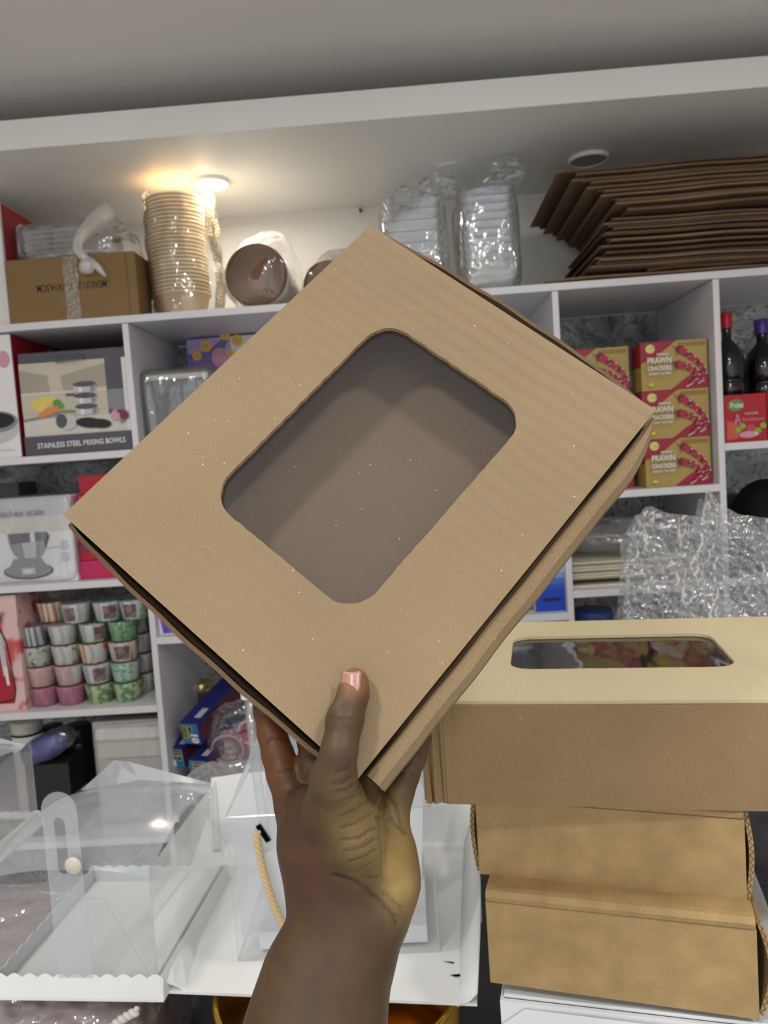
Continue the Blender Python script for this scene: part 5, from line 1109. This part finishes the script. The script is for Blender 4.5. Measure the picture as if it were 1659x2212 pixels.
for k in range(3): cracker('red and gold prawn cracker carton, %s of the right-hand stack' % ('bottom', 'middle', 'top')[k], x0-0.003*(2-k)*0+0.001*math.sin(k*5), x1, ZR+k*hc+0.0002, ZR+(k+1)*hc-0.0006, 1.835)
y1_ = 1.875; x0b, x1b, _, _ = rect(1215, 740, 1363, 1056, y1_); hc2 = (atY(1290, 752, y1_).z-ZR)/3
for k in range(3): cracker('red and gold prawn cracker carton, %s of the left-hand stack' % ('bottom', 'middle', 'top')[k], x0b, x1b, ZR+k*hc2+0.0002, ZR+(k+1)*hc2-0.0006, y1_)
# ------------------------------------------------------------------ right-most bay
ZQ = 1.566+0.0085
RSB = flat('strawberry_red', (176, 24, 36)); SALM = flat('strawberry_salmon', (206, 92, 70))
x0, x1, z0, z1 = rect(1564, 851, 1657, 951, 1.825)
t, w, h = shelf_carton('strawberry_carton', 'red strawberry carton with a green brand badge beside the right divider', x0, x1, ZQ, z1, 1.825, 0.10, RSB)
pr = Print(0); X = lambda u: -w/2+w*u; Zv = lambda v: h*v
pr.pts([(X(0.05), Zv(0.05)), (X(0.32), Zv(0.08)), (X(0.34), Zv(0.42)), (X(0.06), Zv(0.45))], SALM); pr.ell(X(0.28), Zv(0.78), w*0.19, h*0.12, GRN, 0.1); pr.ell(X(0.62), Zv(0.26), w*0.12, h*0.10, flat('berry', (190, 70, 84))); pr.ell(X(0.55), Zv(0.15), w*0.22, h*0.07, PINKP); pr.ell(X(0.75), Zv(0.19), w*0.05, h*0.06, WHITE)
for u, v in ((0.32, 0.26), (0.42, 0.33), (0.9, 0.32), (0.78, 0.22)): pr.ell(X(u), Zv(v), w*0.07, h*0.06, flat('leaf_lime', (126, 186, 52)), 0.5)
pr.build(t)
lettering(t, 'Fruies', X(0.29), Zv(0.78), w*0.30, h*0.12, -0.0035, WHITE, 0, bold=0.02); lettering(t, 'A', X(0.30), Zv(0.49), w*0.16, h*0.21, -0.0035, PINKP, 0); lettering(t, 'Strawberry', X(0.66), Zv(0.46), w*0.50, h*0.09, -0.0035, PINKP, 0); lettering(t, 'FLAVOUR', X(0.63), Zv(0.59), w*0.30, h*0.05, -0.0035, LGREY, 0, bold=0.02)
x0c = x1+0.002; t, w, h = shelf_carton('strawberry_carton', 'second red strawberry carton cut off at the right edge', x0c, x0c+0.11, ZQ, z1+0.003, 1.825, 0.10, RSB)
SOY = pm('dark_bottle', (12, 10, 12), rough=0.12, coat=0.5)
def bottle(label, px, Y, ztop_py, r, capc, capname, neck):
    c = atY(px, 800, Y); zt_ = atY(px, ztop_py, Y).z-ZQ; t = thing('sauce_bottle', label, 'bottle', (c.x, Y, ZQ))
    b0 = zt_*0.62; prof = [(0.0001, 0), (r*0.95, 0), (r, 0.006)]
    for k in range(4): z = 0.02+k*(b0-0.03)/4; prof += [(r, z), (r*0.93, z+0.004), (r*0.93, z+0.007), (r, z+0.011)]
    prof += [(r, b0), (r*0.8, b0+0.03), (neck, b0+0.055), (neck, zt_*0.90)]
    MB().lathe(prof, 32).build('bottle_body', SOY, t, smooth=True); MB().lathe([(neck*1.25, zt_*0.88), (neck*1.3, zt_*0.99), (neck*1.15, zt_), (0.0001, zt_)], 24).build('cap', pm(capname, capc, rough=0.35), t, smooth=True)
bottle('dark sauce bottle with a red cap beside the right divider', 1572, 1.96, 676, 0.040, (176, 26, 36), 'cap_red', 0.011)
bottle('dark sauce bottle with a purple cap near the right edge', 1648, 1.99, 690, 0.046, (74, 44, 130), 'cap_purple', 0.014)
ZQ2 = 1.25+0.0085
q = atY(1668, 1105, 1.90); t = thing('black_pot', 'large round black pot at the right edge above the bubble wrap', 'pot', (q.x, 1.93, ZQ2)); R_ = 0.088; hz = atY(1660, 1035, 1.90).z-ZQ2
MB().lathe([(0.0001, 0)]+[(R_*0.75+R_*0.25*math.sin(a), (hz*0.5)*(1-math.cos(a))*0.5) for a in [PI*k/8 for k in range(1, 9)]]+[(R_*math.cos(a), hz*0.5+hz*0.5*math.sin(a)) for a in [PI/2*k/10 for k in range(11)]], 48).build('pot_body', pm('pot_black', (13, 13, 15), rough=0.7, spec=0.2), t, smooth=True); MB().lathe([(R_*1.02, hz*0.49), (R_*1.04, hz*0.5), (R_*1.02, hz*0.51)], 48).build('rim', BLKP, t, smooth=True)
x0, x1, z0, z1 = rect(1566, 1068, 1600, 1108, 2.05); t, w, h = shelf_carton('amber_dish', 'small clear dish with an amber edge left of the black pot', x0, x1, ZQ2, z1, 2.06, 0.08, pm('dish_dark', (80, 78, 76), rough=0.3)); MB().box(-w/2, w/2, -0.002, 0.0, h*0.55, h*0.62).build('amber_band', flat('amber', (180, 130, 50)), t)
# ------------------------------------------------------------------ right column, lower shelves
ZP = 1.244+0.0085
PAPER = pm('greaseproof', (206, 200, 180), rough=0.6)
zz = ZP
for k in range(9):
    b = MB(); o = b.box(XM+0.019, XR-0.03, 0, 0.26, 0, 0.0052).build('paper_ream', PAPER if k != 0 else pm('paper_front', (222, 216, 196), rough=0.5), None, bevel=0.001); o.location = (0, 1.835+0.006*math.sin(k*2.1), zz+0.012*(k > 0)); tag(o, 'ream of cream paper in the wrapped stack' if k else 'lowest ream of cream paper under the wrapped stack', 'paper', 'stacked paper reams'); zz += 0.0056
    if k == 0: zz += 0.0
t = thing('plastic_wrap', 'loose grey clear wrap draped over the paper reams', 'plastic wrap', ((XM+XR)/2, 1.835, zz+0.014)); w = (XR-XM)/2-0.02
lumpy('draped_film', -w, w-0.01, 0.0, 0.25, 0.0, 0.085, film('bag_grey', haze=0.30, hcol=(0.62, 0.60, 0.58), rough=0.12, gloss=0.10, fres=0.7, bump=1.0, bscale=14, bdist=0.02, stretch=(0.6, 1, 2.0)), t, n=22, e=2.6, amp=0.012, freq=14, seed=9)
x0, x1, z0, z1 = rect(1244, 1322, 1332, 1345, 1.88); t = thing('blue_tub', 'dark blue plastic tub below the paper shelf', 'tub', ((x0+x1)/2, 1.92, 0.9085)); r = (x1-x0)/2; hh = z1-0.9085
MB().lathe([(0.0001, 0), (r*0.8, 0), (r*0.97, hh*0.85)], 40).build('tub_body', pm('tub_navy', (34, 52, 104), rough=0.4), t, smooth=True); MB().lathe([(r, hh*0.84), (r*1.02, hh*0.97), (r*0.97, hh), (0.0001, hh)], 40).build('lid', pm('tub_lid', (44, 66, 124), rough=0.35), t, smooth=True)
# ------------------------------------------------------------------ bubble wrap bundle standing behind the windowed box
BUB = film('bubble_film', haze=0.30, hcol=(0.42, 0.43, 0.46), rough=0.04, gloss=0.12, fres=1.0, tint=(0.9, 0.91, 0.93), bump=0.9, bscale=70, bdist=0.006)
YB_ = 1.16
bwp = thing('bubble_wrap', 'sheet of crumpled clear bubble wrap standing behind the windowed box', 'bubble wrap', (0, YB_, 0.86))
def top_edge(px):
    K = [(1320, 1200), (1350, 1150), (1388, 1096), (1400, 1092), (1440, 1108), (1520, 1117), (1526, 1060), (1536, 1058), (1560, 1090), (1600, 1112), (1660, 1120), (1760, 1110)]
    for (a, ya), (c, yc) in zip(K[:-1], K[1:]):
        if a <= px <= c: return ya+(yc-ya)*(px-a)/(c-a)
    return 1120
for layer in range(2):
    rows = []; nu, nv_ = 170, 200; rnd = random.Random(5+layer)
    for i in range(nu+1):
        row = []
        for j in range(nv_+1):
            v = j/nv_; px = 1345+(1760-1345)*i/nu; ye = top_edge(px)+(22 if layer else 0); py = ye+(1520-ye)*v
            if i < 12: px += (1-v)**2*18*(1-i/12)*0.5 - 6*v*(1-i/12)
            p = atY(px, py, YB_); sx, sz = p.x*115, p.z*115
            dv = noise.voronoi(Vector((sx, sz, layer*7.0)))[0][0]; dome = 0.0026*max(0.0, 1-(dv/0.62)**2)
            cr = 0.018*noise.noise(Vector((p.x*14, p.z*9, layer*3)))+0.005*noise.noise(Vector((p.x*40, p.z*36, layer*5)))+0.0022*noise.noise(Vector((p.x*120, p.z*120, 1)))
            row.append((p.x, layer*0.035+cr-dome*(1-2*layer)*1.0, p.z-0.86))
        rows.append(row)
    b = MB(); b.grid(rows); b.build('bubble_sheet', BUB, bwp, smooth=True)
t, w, h = shelf_carton('bubble_filler', 'dark carton wrapped inside the bubble wrap', 0.42, 0.72, 0.86, 1.22, YB_+0.06, 0.14, pm('inside_dark', (70, 66, 72), rough=0.5, var=0.4, vscale=12))
bq = thing('wrapped_pack', 'crinkled clear pack right of the kraft box stack', 'pack', (0.42, 0.80, 0.86)); lumpy('contents', -0.07, 0.10, 0, 0.12, 0, 0.10, WCARD, bq, n=8, amp=0.002); lumpy('shrink_film', -0.08, 0.11, -0.01, 0.13, 0, 0.13, SHR, bq, n=20, amp=0.007, freq=35, seed=12)
